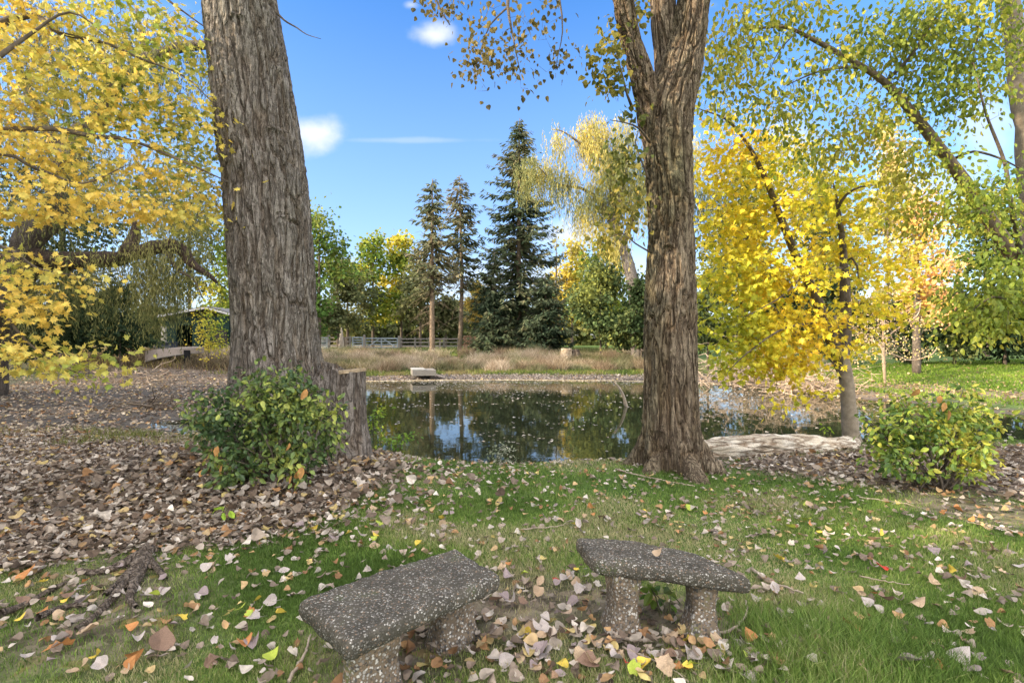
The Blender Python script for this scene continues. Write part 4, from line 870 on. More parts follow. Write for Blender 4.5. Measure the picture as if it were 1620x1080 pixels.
tube(mb,P,Q*(1+.15*fbm(P[:,2]*8,P[:,2]*0,P[:,2]*0,2)),8,(.9,.88,.85)); tag(mb.build('dead_branch',M['branch_pale'],None,smooth=True),'grey stick poking out of the open pond water left of the forked trunk','branch')

# exposed root lower left
mb=MB(); c0=pt(232,888,3.6); c0[2]=gz(c0[0],c0[1])
def gp(px,py,lift=0):
    z=.02
    for _ in range(4):
        d=(CAMZ-z)*F/(py-540); x=(px-810)/F*d; z=gz(x,d)
    return np.array([x,d,z+lift])
for q,w in [([(232,880),(215,900),(195,920),(165,945)],.05),([(225,885),(185,900),(150,910),(120,905)],.035),([(228,890),(212,930),(205,950),(215,965)],.04),([(222,895),(190,935),(150,980),(120,1000)],.03),([(230,885),(250,905),(262,920)],.025),([(60,990),(100,965),(140,960)],.02),([(0,985),(40,960),(75,940),(105,925)],.022)]:
    P=[gp(x,y,.02 if n else .05) for n,(x,y) in enumerate(q)]
    Pq,Rq=resample(P,np.linspace(w,.012,len(P)),.012)
    T_,N_,B_=frames(Pq); nu=28; a=np.arange(nu)/nu*2*pi; A_,V_=np.meshgrid(a,np.arange(len(Pq))*.012)
    rad=Rq[:,None]*(1+.35*fbm(np.cos(A_)*2.5,np.sin(A_)*2.5,V_*5+w*99,3))
    W=Pq[:,None]+rad[...,None]*(np.cos(A_)[...,None]*N_[:,None]+np.sin(A_)[...,None]*B_[:,None]); i=np.arange(len(Pq)-1)[:,None]*nu; j=np.arange(nu)[None]; k=(j+1)%nu
    mb.add(W.reshape(-1,3),None,np.stack([i+j,i+k,i+nu+k,i+nu+j],-1).reshape(-1,4),(.95,.85,.75))
tag(mb.build('surface_root',M['bark'],None,smooth=True),'gnarled grey brown tree root surfacing in the grass at the lower left','root')

# twigs lying about
tws=[([(1190,905),(1215,925),(1245,935),(1272,945)],.012,'long pale grey twig lying in the grass right of the right bench'),([(1130,1012),(1160,1000),(1180,978),(1180,955)],.009,'bent grey twig standing off the right foot of the right bench'),([(970,1012),(1010,1020),(1050,1014)],.010,'short grey stick on the bare soil under the right bench'),([(985,1030),(1020,1045),(1060,1065),(1090,1085)],.006,'thin twig in the leaves below the right bench'),([(455,1085),(480,1045),(492,1010)],.010,'dark twig leaning by the near end of the left bench'),([(640,1000),(700,990),(760,985)],.007,'thin grey twig on the soil behind the left bench foot'),([(975,745),(1000,752),(1060,765),(1100,772)],.010,'thin stick across the roots of the forked trunk'),([(1360,520+270),(1430,800),(1470,812)],.006,'thin root like twig in front of the right shrub'),([(1530,830),(1580,838),(1619,848)],.006,'thin pale twig at the right edge on the bare patch'),([(820,842),(870,838),(900,832)],.006,'pale twig in the lawn above the right bench'),([(1360,916),(1400,925),(1440,930)],.005,'straw coloured twig in the right lawn')]
for q,w,lbl in tws:
    mb=MB(); P=[gp(x,y,.025) for x,y in q]; Pq,Rq=resample(P,np.linspace(w,w*.5,len(P)),.02); Pq=Pq+rng.normal(0,.003,Pq.shape)
    tube(mb,Pq,Rq,6,(1.0,.95,.9)); tag(mb.build('fallen_twig',M['branch_pale'],None,smooth=True),lbl,'twig')

# ------------------------------------------------------------------ benches
def ringbox(mb,outl,levels,col=None):
    n=len(outl); c=outl.mean(0); Vv=[]
    for inset,z in levels:
        v=outl-c; L=np.linalg.norm(v,axis=1,keepdims=True); p=c+v*(1-inset/L); Vv.append(np.column_stack([p,np.full(n,0)+z]))
    V=np.vstack(Vv+[[[*c,levels[0][1]]],[[*c,levels[-1][1]]]]); m=len(levels)
    Fq=[];F3=[]
    for k in range(m-1):
        for i in range(n): Fq.append([k*n+i,k*n+(i+1)%n,(k+1)*n+(i+1)%n,(k+1)*n+i])
    for i in range(n): F3.append([(i+1)%n,i,m*n]); F3.append([(m-1)*n+i,(m-1)*n+(i+1)%n,m*n+1])
    return V,np.array(F3),np.array(Fq)
def dens(poly,step=.012,rc=.03):
    """rounded, densely sampled closed outline"""
    P=[]
    n=len(poly)
    for i in range(n):
        a,b,c=poly[i-1],poly[i],poly[(i+1)%n]
        u=nrm(a-b);w=nrm(c-b); r=min(rc,np.linalg.norm(a-b)*.45,np.linalg.norm(c-b)*.45)
        p0=b+u*r;p1=b+w*r
        for t in np.linspace(0,1,6): P.append((1-t)**2*p0+2*t*(1-t)*b+t*t*p1)
    P=np.array(P); Q=[]
    for i in range(len(P)):
        a=P[i];b=P[(i+1)%len(P)]; k=max(1,int(np.linalg.norm(b-a)/step))
        for t in np.arange(k)/k: Q.append(a*(1-t)+b*t)
    return np.array(Q)
def bench(label,corn,ztop,thick,legs,seed,tilt=(0,0)):
    poly=np.array([((px-810)/F*((CAMZ-ztop)*F/(py-540)),(CAMZ-ztop)*F/(py-540)) for px,py in corn])
    c=poly.mean(0); base=np.array([c[0],c[1],gz(c[0],c[1])]); root=empty('stone_bench',base,label,'bench')
    o=dens(poly); o=o+.0035*np.stack([fbm(o[:,0]*60,o[:,1]*60,o[:,0]*0,2),fbm(o[:,0]*60,o[:,1]*60,o[:,0]*0+9,2)],-1)+np.stack([.006*fbm(o[:,0]*12+seed,o[:,1]*12,o[:,0]*0,2),.004*fbm(o[:,0]*12,o[:,1]*12+seed,o[:,0]*0+5,2)],-1)
    lv=[(.03,ztop-thick),(.008,ztop-thick+.012),(0,ztop-thick+.03),(0,ztop-.028),(.006,ztop-.012),(.018,ztop-.003),(.035,ztop),(.08,ztop+.001),(.13,ztop)]
    V,F3,Fq=ringbox(None,o,lv)
    V[:,2]+=.0035*fbm(V[:,0]*40,V[:,1]*40,V[:,2]*40,2)+.003*fbm(V[:,0]*9+seed,V[:,1]*9,V[:,2]*9,3)+(V[:,0]-c[0])*tilt[0]+(V[:,1]-c[1])*tilt[1]
    mb=MB(); mb.add(V,F3,Fq); mb.build('seat',M['agg_top'],root,smooth=True)
    for (px,py,wx,wy,rot) in legs:
        p=gp(px,py); mb=MB(); zs=np.linspace(p[2]-.04,ztop-thick+.012,26); t=np.linspace(0,1,26)
        h=1-.0*t; f=np.interp(t,[0,.12,.3,.55,.8,1],[1.34,1.24,.92,.78,.94,1.12]); n=56; a=np.arange(n)/n*2*pi
        sx=np.sign(np.cos(a))*np.abs(np.cos(a))**.45; sy=np.sign(np.sin(a))*np.abs(np.sin(a))**.45
        X=np.outer(f*wx/2,sx); Y=np.outer((.75+.25*f)*wy/2,sy); ca,sa=cos(rot),sin(rot)
        V=np.stack([p[0]+X*ca-Y*sa,p[1]+X*sa+Y*ca,np.repeat(zs[:,None],n,1)],-1)
        V=V+.004*fbm(V[...,0]*14+seed,V[...,1]*14,V[...,2]*14,3)[...,None]*np.array([1,1,0])
        i=np.arange(25)[:,None]*n; j=np.arange(n)[None]; k=(j+1)%n
        mb.add(V.reshape(-1,3),None,np.stack([i+j,i+k,i+n+k,i+n+j],-1).reshape(-1,4)); mb.build('leg',M['agg_leg'],root,smooth=True)
    return root
bench('pebbled concrete bench on the left, set end on towards the viewer',[(470,948),(590,905),(722,866),(794,908),(690,955),(548,1018)],.42,.085,[(588,1098,.17,.25,-.75),(716,1012,.17,.25,-.72)],1.)
bench('pebbled concrete bench on the right, seen broadside with a leaf on its seat',[(910,850),(1000,853),(1105,872),(1192,913),(1060,900),(935,886)],.42,.085,[(984,992,.17,.22,.12),(1108,998,.16,.22,-.1)],7.,tilt=(-.02,.0))

# ------------------------------------------------------------------ things on the far banks
# fence
def rail_fence(label,x0,x1,pyb,d,nposts,hpx=17,rails=3,mat='grey_wood',d2=None):
    d2=d2 or d; a=pt(x0,pyb,d);b=pt(x1,pyb,d2); root=empty('rail_fence',((a+b)/2)[:2].tolist()+[gz(*((a+b)/2)[:2])],label,'fence'); h=hpx/F*d
    for k in range(nposts):
        t=k/(nposts-1); p=a*(1-t)+b*t; p[2]=gz(p[0],p[1]); mb=MB(); box(mb,p+[0,0,h/2],(.16,.16,h+.1)); mb.build('post',M[mat],root)
    for q in range(rails):
        mb=MB(); z=h*(q+.8)/(rails+.1); A_=np.array([a[0],a[1]-.1,gz(a[0],a[1])+z]);B_=np.array([b[0],b[1]-.1,gz(b[0],b[1])+z])
        ang=math.atan2(B_[1]-A_[1],B_[0]-A_[0]); box(mb,(A_+B_)/2,(np.linalg.norm(B_-A_),.05,.13),ang); mb.build('rail',M[mat],root)
rail_fence('brown rail fence to the right of the wide white gate',634,770,552,53,7)
rail_fence('dark rail fence between the leaning trunk and the small gate',500,554,553,52,4,19)
def gate(label,x0,x1,py0,py1,d,bars,brace,mat='grey_metal'):
    a=pt(x0,py1,d);b=pt(x1,py0,d); zb=gz((a[0]+b[0])/2,d)+.12; H=(py1-py0)/F*d; W=b[0]-a[0]; cx=(a[0]+b[0])/2
    root=empty('farm_gate',(cx,d,zb-.12),label,'gate')
    fr=MB(); t=.14
    for x in (a[0],b[0]): box(fr,(x,d,zb+H/2),(t,.07,H))
    for z in (zb,zb+H): box(fr,(cx,d+.003,z),(W+t,.07,t))
    if brace: box(fr,(cx,d+.003,zb+H/2),(t,.066,H))
    fr.build('gate_frame',M[mat],root)
    for q in range(bars):
        mb=MB(); box(mb,(cx,d+.006,zb+H*(q+1)/(bars+1)),(W,.05,.11)); mb.build('bar',M[mat],root)
    if brace:
        for s in (-1,1):
            mb=MB(); ang=math.atan2(H,W/2*.8)*-s; L=math.hypot(H,W/2*.8); box(mb,(cx+s*W/4,d-.06,zb+H/2),(L*.94,.05,.12),0,None,ang); mb.build('brace',M[mat],root)
    mb=MB(); box(mb,(b[0]+.15,d,zb+H*.6),(.2,.2,H*1.35)); mb.build('gate_post',M['grey_wood'],root)
gate('wide pale grey farm gate with two diagonal braces across the far fence',578,629,535.5,550,52,2,True)
gate('narrow blue grey metal gate left of the wide one',558,574,536,552,51.5,3,False)
gate('blue grey gate half hidden beside the leaning trunk',506,518,533,549,50,4,False)
# ornament: pointed post
mb=MB(); p=pt(540,553,48); p[2]=gz(p[0],p[1]); P=[p,p+[0,0,1.0],p+[.02,0,1.6],p+[0,0,2.1]]; Pq,Rq=resample(P,[.26,.22,.12,.03],.1); tube(mb,Pq,Rq*(1+.1*fbm(Pq[:,2]*3,Pq[:,2]*0,Pq[:,2]*0,2)),10); tag(mb.build('broken_trunk',M['branch_pale'],None,smooth=True),'pale pointed broken trunk standing left of the narrow gate','tree stump')
mb=MB(); p=pt(546,553,48.3); p[2]=gz(p[0],p[1]); Pq,Rq=resample([p,p+[0,0,.8],p+[0,0,1.2]],[.17,.15,.13],.1); tube(mb,Pq,Rq,10,(.6,.58,.55)); tag(mb.build('fence_stump',M['branch_pale'],None,smooth=True),'short grey stump touching the pale pointed trunk','tree stump')
# firewood
p=pt(746,549,50); zb=gz(p[0],p[1]); fw=empty('firewood_stack',(p[0],p[1],zb),'stack of split firewood right of the slim spruces','firewood'); rr=np.random.default_rng(5)
for r_ in range(8):
    for c_ in range(7):
        if rr.random()<.08: continue
        mb=MB(); c=np.array([p[0]-.75+c_*.24+(r_%2)*.1,p[1],zb+.1+r_*.17]); tube(mb,[c+[0,-.25,0],c+[0,.25,0]],[.1,.1],6,rr.uniform(.6,1.3)*np.ones(3)); mb.build('log',M['endgrain'],fw)
# low pale shelf right next to the firewood
p=pt(712,549,51); zb=gz(p[0],p[1]); tb=empty('garden_table',(p[0],p[1],zb),'low pale wooden table between the slim spruce trunks and the firewood','table')
mb=MB(); box(mb,(p[0],p[1],zb+1.0),(2.2,.8,.08)); mb.build('table_top',M['plank'],tb)
for sx in(-1,1):
    for sy in(-.3,.3): mb=MB(); box(mb,(p[0]+sx,p[1]+sy,zb+.48),(.1,.1,.96)); mb.build('leg',M['plank'],tb)
# rotten stump by the shrub
mb=MB(); p=pt(896,556,36.5); p[2]=gz(p[0],p[1]); Pq,Rq=resample([p-[0,0,.2],p+[0,0,.5],p+[0,0,1.0]],[.5,.42,.38],.05); bark_tube(mb,Pq,Rq,60,.04,.06,5.,1.5,seed=3.,cap=True); tag(mb.build('tree_stump',M['logwood'],None,smooth=True),'sunlit hollow stump in the dry grass before the dark green shrub','tree stump')
mb=MB(); p=pt(909,557,36.6); p[2]=gz(p[0],p[1]); Pq,Rq=resample([p-[0,0,.2],p+[.05,0,.4],p+[0,0,.9]],[.5,.42,.3],.05); bark_tube(mb,Pq,Rq,60,.04,.08,5.,1.5,seed=8.,cap=True); tag(mb.build('tree_stump',M['branch'],None,smooth=True),'dark broken stump right against the sunlit hollow one','tree stump')
# platform on the shore
p=pt(672,588,28.5); zb=gz(p[0],p[1]); pf=empty('wooden_platform',(p[0],p[1],zb),'small grey wooden platform with a pale top on the far shore','platform')
def vq(mb,V): mb.add(V,None,[[0,1,2,3],[7,6,5,4],[0,4,5,1],[1,5,6,2],[2,6,7,3],[3,7,4,0]])
mb=MB(); box(mb,(p[0]-.1,p[1],zb+.33),(1.25,1.9,.3),.25); mb.build('deck',M['grey_wood'],pf)
mb=MB(); box(mb,(p[0]-.38,p[1]-.05,zb+.505),(.72,1.94,.05),.25); mb.build('top_board',M['pale_board'],pf)
for sx in(-.55,.45):
    for sy in(-.35,.35): mb=MB(); box(mb,(p[0]+sx,p[1]+sy,zb+.06),(.1,.1,.26)); mb.build('leg',M['grey_wood'],pf)
mb=MB(); box(mb,(p[0]+.8,p[1]-.2,zb+.14),(.7,.5,.06),.1,None,-.3); mb.build('ramp',M['plank'],pf)
# shed with dark opening
D=38; p=pt(300,562,D); zb=gz(p[0],p[1]); sh=empty('garden_shed',(p[0],p[1],zb),'dark green garden shed with pale fascia and black arched opening behind the left bank','shed')
H=CAMZ-(500-540)/F*D-zb; x0=pt(262,0,D)[0]; x1=pt(362,0,D)[0]; xm=pt(330,0,D)[0]; zr=CAMZ-(489-540)/F*D
xc=pt(291,0,D)[0]; hw=.62; zo=CAMZ-(514-540)/F*D; mb=MB()
box(mb,((x0+xc-hw)/2,D+.1,zb+H/2),(xc-hw-x0,.2,H)); box(mb,((x1+xc+hw)/2,D+.1,zb+H/2),(x1-xc-hw,.2,H)); box(mb,(xc,D+.1,(zo+zb+H)/2),(2*hw,.196,zb+H-zo))
for xx in (x0+.1,x1-.1): box(mb,(xx,D+2.2,zb+H/2),(.2,4,H))
box(mb,((x0+x1)/2,D+4.3,zb+H/2),(x1-x0,.2,H)); mb.build('wall',M['shed_green'],sh)
mb=MB()
xa,xb=x0-.35,x1+.35; 
V=[(xa,D-.35,zb+H-.05),(xm,D-.35,zr+.1),(xb,D-.35,zb+H+.1),(xa,D+4.3,zb+H-.05),(xm,D+4.3,zr+.1),(xb,D+4.3,zb+H+.1)]; V=V+[(x,y,z+.12) for x,y,z in V]
mb.add(V,None,[[0,1,4,3],[1,2,5,4],[6,9,10,7],[7,10,11,8],[0,3,9,6],[2,8,11,5],[3,4,10,9],[4,5,11,10]]); rf=mb.build('roof',M['shingle'],sh)
mb=MB(); V=[(xa,D-.36,zb+H-.12),(xm,D-.36,zr+.02),(xb,D-.36,zb+H+.03),(xa,D-.36,zb+H+.06),(xm,D-.36,zr+.16),(xb,D-.36,zb+H+.18)]; V=V+[(x,y-.04,z) for x,y,z in V]
mb.add(V,None,[[0,1,4,3],[1,2,5,4],[6,9,10,7],[7,10,11,8],[3,4,10,9],[4,5,11,10],[0,6,7,1],[1,7,8,2]]); mb.build('fascia',M['fascia'],rf)
mb=MB(); box(mb,(pt(349,0,D)[0],D-.03,zb+H*.45),(1.0,.06,.9)); mb.build('window',M['dark'],sh)
mb=MB(); pp=pt(259,0,D-.8); box(mb,(pp[0],D-.8,zb+1.0),(.28,.18,1.9)); tag(mb.build('white_post',M['pale_board'],None),'white post standing at the left corner of the dark green shed','post')
D2=35; p=pt(262,562,D2); zb2=gz(p[0],p[1]); bn=empty('storage_bin',(p[0],p[1],zb2),'dark blue bin behind the pale ramp by the shed','bin')
mb=MB(); box(mb,(p[0],p[1],zb2+.42),(1.15,.7,.84)); mb.build('body',M['bin'],bn); mb=MB(); box(mb,(p[0],p[1]-.02,zb2+.875),(1.3,.84,.07)); mb.build('lid',M['bin'],bn)
# tilted pale wooden ramp / upturned punt
D3=31; a=pt(238,555,D3);b=pt(296,546,D3+.4);c=pt(318,550,D3+1.2)
rp=empty('upturned_boat',(b[0],b[1],gz(b[0],b[1])),'weathered pale upturned flat boat propped on the left bank before the shed','boat')
mb=MB(); ks=np.linspace(0,1,12); rows=[]
for t in ks:
    cen=a*(1-t)**2+2*t*(1-t)*(np.array([(a[0]+c[0])/2,D3,(a[2]+c[2])/2+.14]))+c*t*t; w=.5*(.7+.5*sin(pi*min(1,t*.8+.2))); hh_=.66-.34*t
    rows.append([cen+[0,-w,-hh_],cen+[0,-w*.85,0],cen+[0,w*.85,.05],cen+[0,w,-hh_]])
V=np.array(rows).reshape(-1,3); Fq=[[i*4+j,i*4+j+1,i*4+5+j,i*4+4+j] for i in range(11) for j in range(3)]+[[0,1,2,3],[47,46,45,44]]
mb.add(V,None,Fq); mb.build('hull',M['plank'],rp)
mb=MB()
for i in range(11): tube(mb,[rows[i][0],rows[i+1][0]],[.035,.035],5)
mb.build('gunwale',M['grey_wood'],rp)
mb=MB(); tube(mb,[(b[0],b[1],gz(b[0],b[1])-.1),(b[0],b[1],b[2]-.3)],[.18,.18],8); mb.build('prop_block',M['dark'],rp)

# ------------------------------------------------------------------ grasses (stuff)
def blades(mb,X,Y,h,w,col,bend=.4,r=rng,zl=0.):
    n=len(X); Z=ground_z(X,Y)+zl; a=r.random(n)*2*pi; b=r.random(n)*2*pi; k=bend*h*r.uniform(.2,1.3,n)
    P=np.stack([X,Y,Z],-1); sd=np.stack([np.cos(a),np.sin(a),0*a],-1)*(w/2)[:,None]; dr=np.stack([np.cos(b),np.sin(b),0*b],-1)
    m=P+dr*(k*.3)[:,None]+np.array([0,0,1.])*(h*.55)[:,None]; t=P+dr*k[:,None]+np.array([0,0,1.])*h[:,None]
    V=np.stack([P-sd,P+sd,m+sd*.7,m-sd*.7,t],1).reshape(-1,3); o=(np.arange(n)*5)[:,None]
    mb.add(V,np.concatenate([o+[0,1,2],o+[0,2,3],o+[3,2,4]]),None,np.repeat(col,5,axis=0))
r=np.random.default_rng(8)
def lawn_pts(n,y0,y1,wpow=1.):
    Y=y0+(y1-y0)*r.random(n); X=(r.random(n)*2-1)*(Y*1.04+.3); return X,Y
LW=[(.09,.15,.03),(.14,.23,.045),(.20,.30,.06),(.28,.34,.09),(.46,.41,.22)]
mb=MB()
for n,y0,y1,hh_,ww in [(125000,2.1,3.6,.027,.0040),(110000,3.6,5.2,.028,.0056),(90000,5.2,8.6,.032,.008)]:
    X,Y=lawn_pts(n,y0,y1)
    f=np.maximum.reduce([soft(LIT_L,X,Y,.08),soft(LIT_R,X,Y,.1),.93*soft(DIRT_R,X,Y,.08),.93*soft(DIRT_B,X,Y,.08),.82*soft(DIRT_L,X,Y,.12)])
    pat=.5+.5*fbm(X*1.1,Y*1.1,X*0+3,3); keep=(r.random(len(X))>f)&(sdist(PONDF,X,Y)>.3)&(r.random(len(X))<.55+.6*pat); X,Y,pat=X[keep],Y[keep],pat[keep]
    h=hh_*(.5+.9*r.random(len(X)))*(.6+.8*pat)
    lush=np.exp(-((X-1.5)**2/.25+(Y-2.75)**2/.12))+np.exp(-((X-1.55)**2/.6+(Y-2.4)**2/.1)); h=h*(1+1.9*lush)
    c=pal(LW,len(X),np.stack([X,Y,X*0],-1),1.2,.15,2,r); blades(mb,X,Y,h,ww*(.7+.6*r.random(len(X))),c,.7,r)
tag(mb.build('lawn_grass',M['grass']),'short green lawn grass mixed with straw around the benches','grass',kind='stuff')
mb=MB()
X=r.uniform(12,34,60000);Y=r.uniform(12.5,27,60000); s=sdist(PONDF,X,Y); k=(s>1.3)&((s<2.2)|(s>3.6)|(r.random(60000)<.25)); X,Y=X[k],Y[k]
blades(mb,X,Y,.06+.06*r.random(len(X)),np.full(len(X),.04),pal([(.09,.16,.02),(.16,.25,.03),(.25,.33,.05)],len(X),np.stack([X,Y,X*0],-1),.4,.12,5,r),.6,r)
tag(mb.build('lawn_grass',M['grass']),'sunlit green lawn grass in front of the right hedge','grass',kind='stuff')
# tall dry grass
mb=MB(); n=42000; X=r.uniform(-19,11,n);Y=r.uniform(31.5,42,n)
cl=fbm(X*.5,Y*.5,X*0+8,3); k=(cl+.5*r.random(n)>-.15)&~((np.abs(X+4.6*Y/36)<1.0)&(Y>34)&(cl<.7)); X,Y,cl=X[k],Y[k],cl[k]
hgt=(.22+.42*np.clip(cl+.5,0,1.2))*(.6+.6*r.random(len(X)))*np.interp(X,[-19,6,11],[1,1,.6])
blades(mb,X,Y,hgt,np.full(len(X),.032)*(.6+.8*r.random(len(X))),pal([(.10,.13,.04),(.20,.18,.08),(.34,.28,.15),(.48,.41,.25),(.58,.5,.34)],len(X),np.stack([X,Y,X*0],-1),.45,.15,6,r),.75,r)
r2=np.random.default_rng(40)
for q in range(170):
    cx_,cy_=r2.uniform(-20,10.5),31.6+9*r2.random()**1.3
    if abs(cx_+4.6*cy_/36)<1.5 and cy_>33: continue
    if cx_>5 and r2.random()<.5: continue
    Rr_=r2.uniform(.5,1.2); n=330; a=r2.random(n)*2*pi; q_=Rr_*np.sqrt(r2.random(n)); X=cx_+q_*np.cos(a); Y=cy_+q_*np.sin(a)*.8
    H_=r2.uniform(.45,1.0)*(1-.5*(q_/Rr_)**2)*r2.uniform(.8,1.25,n); P0=[[(.15,.10,.06),(.28,.2,.13),(.42,.33,.21)],[(.2,.15,.09),(.4,.31,.2),(.6,.5,.36)],[(.09,.11,.05),(.2,.2,.1),(.38,.34,.2)],[(.3,.22,.15),(.5,.4,.29),(.66,.56,.43)]][r2.integers(4)]
    blades(mb,X,Y,H_,np.full(n,.03),pal(P0,n,None,1,.15,0,r2),.9,r2)
tag(mb.build('tall_dry_grass',M['grass']),'tall tan and pinkish dry grass along the far shore','grass',kind='stuff')
mb=MB(); n=26000; X=r.uniform(-34,11,n);Y=r.uniform(29,34,n); s=sdist(PONDF,X,Y); k=(s>2.4)&(s<7.5+2*r.random(n)); X,Y=X[k],Y[k]
blades(mb,X,Y,.10+.14*r.random(len(X)),np.full(len(X),.05),pal([(.06,.10,.025),(.12,.17,.035),(.2,.22,.06),(.25,.2,.1)],len(X),np.stack([X,Y,X*0],-1),.6,.12,5,r),.5,r)
X=r.uniform(-34,-9,14000);Y=r.uniform(30,37,14000); blades(mb,X,Y,.25+.45*r.random(14000),np.full(14000,.04),pal([(.10,.09,.05),(.18,.13,.08),(.3,.22,.12),(.4,.36,.1)],14000,np.stack([X,Y,X*0],-1),.5,.15,6,r),.8,r)
X=r.uniform(-20,14,20000);Y=r.uniform(40,54,20000); blades(mb,X,Y,.08+.1*r.random(20000),np.full(20000,.07),pal([(.09,.14,.03),(.17,.22,.05),(.3,.3,.1)],20000,np.stack([X,Y,X*0],-1),.4,.12,5,r),.5,r)
tag(mb.build('bank_grass',M['grass']),'low green and brown grass on the far banks','grass',kind='stuff')
# sparse weeds at the near left bank
mb=MB(); n=9000; X=r.uniform(-11,-3.2,n);Y=r.uniform(7.6,10.2,n); k=fbm(X*1.2,Y*1.2,X*0+1,2)+.5*r.random(n)>.15; X,Y=X[k],Y[k]
blades(mb,X,Y,.06+.12*r.random(len(X)),np.full(len(X),.010),pal([(.10,.13,.03),(.2,.22,.05),(.36,.32,.14)],len(X),np.stack([X,Y,X*0],-1),1.,.12,5,r),.6,r)
tag(mb.build('bank_weeds',M['grass']),'thin pale weeds between the leaf litter and the mud flat','weeds',kind='stuff')

# ------------------------------------------------------------------ fallen leaves
LC=[(.09,.062,.042),(.17,.125,.092),(.275,.215,.162),(.40,.335,.268),(.56,.495,.42)]
LCW=[(.22,.12,.06),(.36,.2,.09),(.46,.33,.17),(.55,.44,.16)]
def curled(tm,kx,ky,tw=0):
    V,Fc=tm; V=V.copy(); x=V[:,0];y=V[:,1]-.4; V[:,2]=kx*x*x*2.2+ky*y*y*1.4+tw*x*y; return V,Fc
SOFTM=fan([(0,0),(.18,.04),(.36,.06),(.34,.2),(.5,.36),(.34,.46),(.3,.6),(.12,.74),(0,.95)],fold=.15)
TORN=fan([(0,.05),(.2,.0),(.38,.1),(.3,.28),(.42,.45),(.22,.6),(.1,.66),(0,.7)],fold=.3)
TM=[curled(DELT,.5,.2,.3),curled(DELT,-.35,.35,-.5),curled(SOFTM,.4,-.3,.4),curled(DELT,1.0,.1,.5),curled(OVAL,1.0,.4,0),curled(DELT,.15,.6,.3),curled(TORN,.6,.5,.5)]
def scatter(mb,X,Y,size,palc,r,lift=(.0,.04),tilt=.45,sc=1.2,warm=.12):
    n=len(X); Z=ground_z(X,Y)+r.uniform(lift[0],lift[1],n); P=np.stack([X,Y,Z],-1)
    a=r.random(n)*2*pi; tip=np.stack([np.cos(a),np.sin(a),r.normal(0,.25,n)],-1); nor=np.stack([r.normal(0,tilt,n),r.normal(0,tilt,n),np.ones(n)*np.sign(r.random(n)-.15)],-1)
    col=pal(palc,n,None,1,.15,0,r); wm_=r.random(n)<warm; col[wm_]=pal(LCW,int(wm_.sum()),None,1,.15,0,r)
    sz=size*(.55+.75*r.random(n)); ty=r.integers(0,len(TM),n)
    for q in range(len(TM)): k=ty==q; put_leaves(mb,TM[q],P[k],tip[k],nor[k],sz[k],col[k])
r=np.random.default_rng(12)
def inpoly(poly,n,box_):
    X=r.uniform(box_[0],box_[1],n);Y=r.uniform(box_[2],box_[3],n); k=r.random(n)<soft(poly,X+.15*fbm(X*2,Y*2,X*0,2),Y,.07); return X[k],Y[k]
mb=MB()
X,Y=inpoly(LIT_L,66000,(-9.6,-.8,3.0,9.4)); k=np.abs(X)<Y*1.15+.5; scatter(mb,X[k],Y[k],.064,LC,r,(0,.055),.36)
X,Y=inpoly(LIT_R,12000,(1.8,12,4.2,10)); scatter(mb,X,Y,.08,LC,r,(0,.05),.5,warm=.06)
X=r.normal(-3.0,1.2,2600);Y=r.normal(5.9,.8,2600); k=(Y<6.4); scatter(mb,X[k],Y[k],.09,LC,r,(.02,.13),.6)
tag(mb.build('leaf_litter',M['litter']),'thick carpet of dry grey brown fallen leaves','leaves',kind='stuff')
mb=MB(); n=26000; X=r.uniform(-34,-3,n);Y=9+r.random(n)**1.4*24; s=sdist(PONDF,X,Y); k=(s>-.6)&(X>-Y*1.1)&(s<19); scatter(mb,X[k],Y[k],.11,[(.12,.09,.07),(.24,.18,.14),(.38,.3,.22),(.5,.42,.3)],r,(0,.03),.4,warm=.2)
X=r.uniform(11,30,9000);Y=r.uniform(12,27,9000); s=sdist(PONDF,X,Y); k=(s>0)&(r.random(9000)<np.where((s>2)&(s<4),1,.35)); scatter(mb,X[k],Y[k],.12,[(.3,.2,.12),(.42,.3,.17),(.5,.38,.2)],r,(0,.03),.4)
n=16000;X=r.uniform(-10,12,n);Y=r.uniform(26,30.5,n); s=sdist(PONDF,X,Y); k=(s>0)&(s<3); scatter(mb,X[k],Y[k],.10,[(.12,.1,.085),(.25,.21,.18),(.4,.36,.32)],r,(0,.02),.3,warm=.05)
tag(mb.build('leaf_litter',M['litter']),'scattered fallen leaves over the mud flat and far banks','leaves',kind='stuff')
# floating leaves
mb=MB(); n=16000; X=r.uniform(-9,12,n);Y=27.4-17*r.random(n)**3.6; s=sdist(PONDF,X,Y); k=(s<-.02)&(r.random(n)<np.where(fbm(X*.6,Y*1.3,X*0,3)>.1,.6,.06)); X,Y=X[k],Y[k]; n=len(X)
X2=np.concatenate([X,r.uniform(-9.5,20,500)]);Y2=np.concatenate([Y,r.uniform(8.5,26,500)]); s=sdist(PONDF,X2,Y2); k=(s<-.05); k[len(X):]&=(s[len(X):]>-.6)|(r.random(500)<.2); X,Y=X2[k],Y2[k]; n=len(X)
a=r.random(n)*2*pi; put_leaves(mb,DELT,np.stack([X,Y,np.full(n,-.494)],-1),np.stack([np.cos(a),np.sin(a),0*a],-1),np.tile([0,0,1.],(n,1)),.085*(.5+.8*r.random(n)),pal([(.2,.17,.13),(.36,.32,.27),(.52,.48,.42)],n,None,1,.15,0,r))
tag(mb.build('floating_leaves',M['litter']),'pale fallen leaves floating on the pond, thickest near the far shore','leaves',kind='stuff')
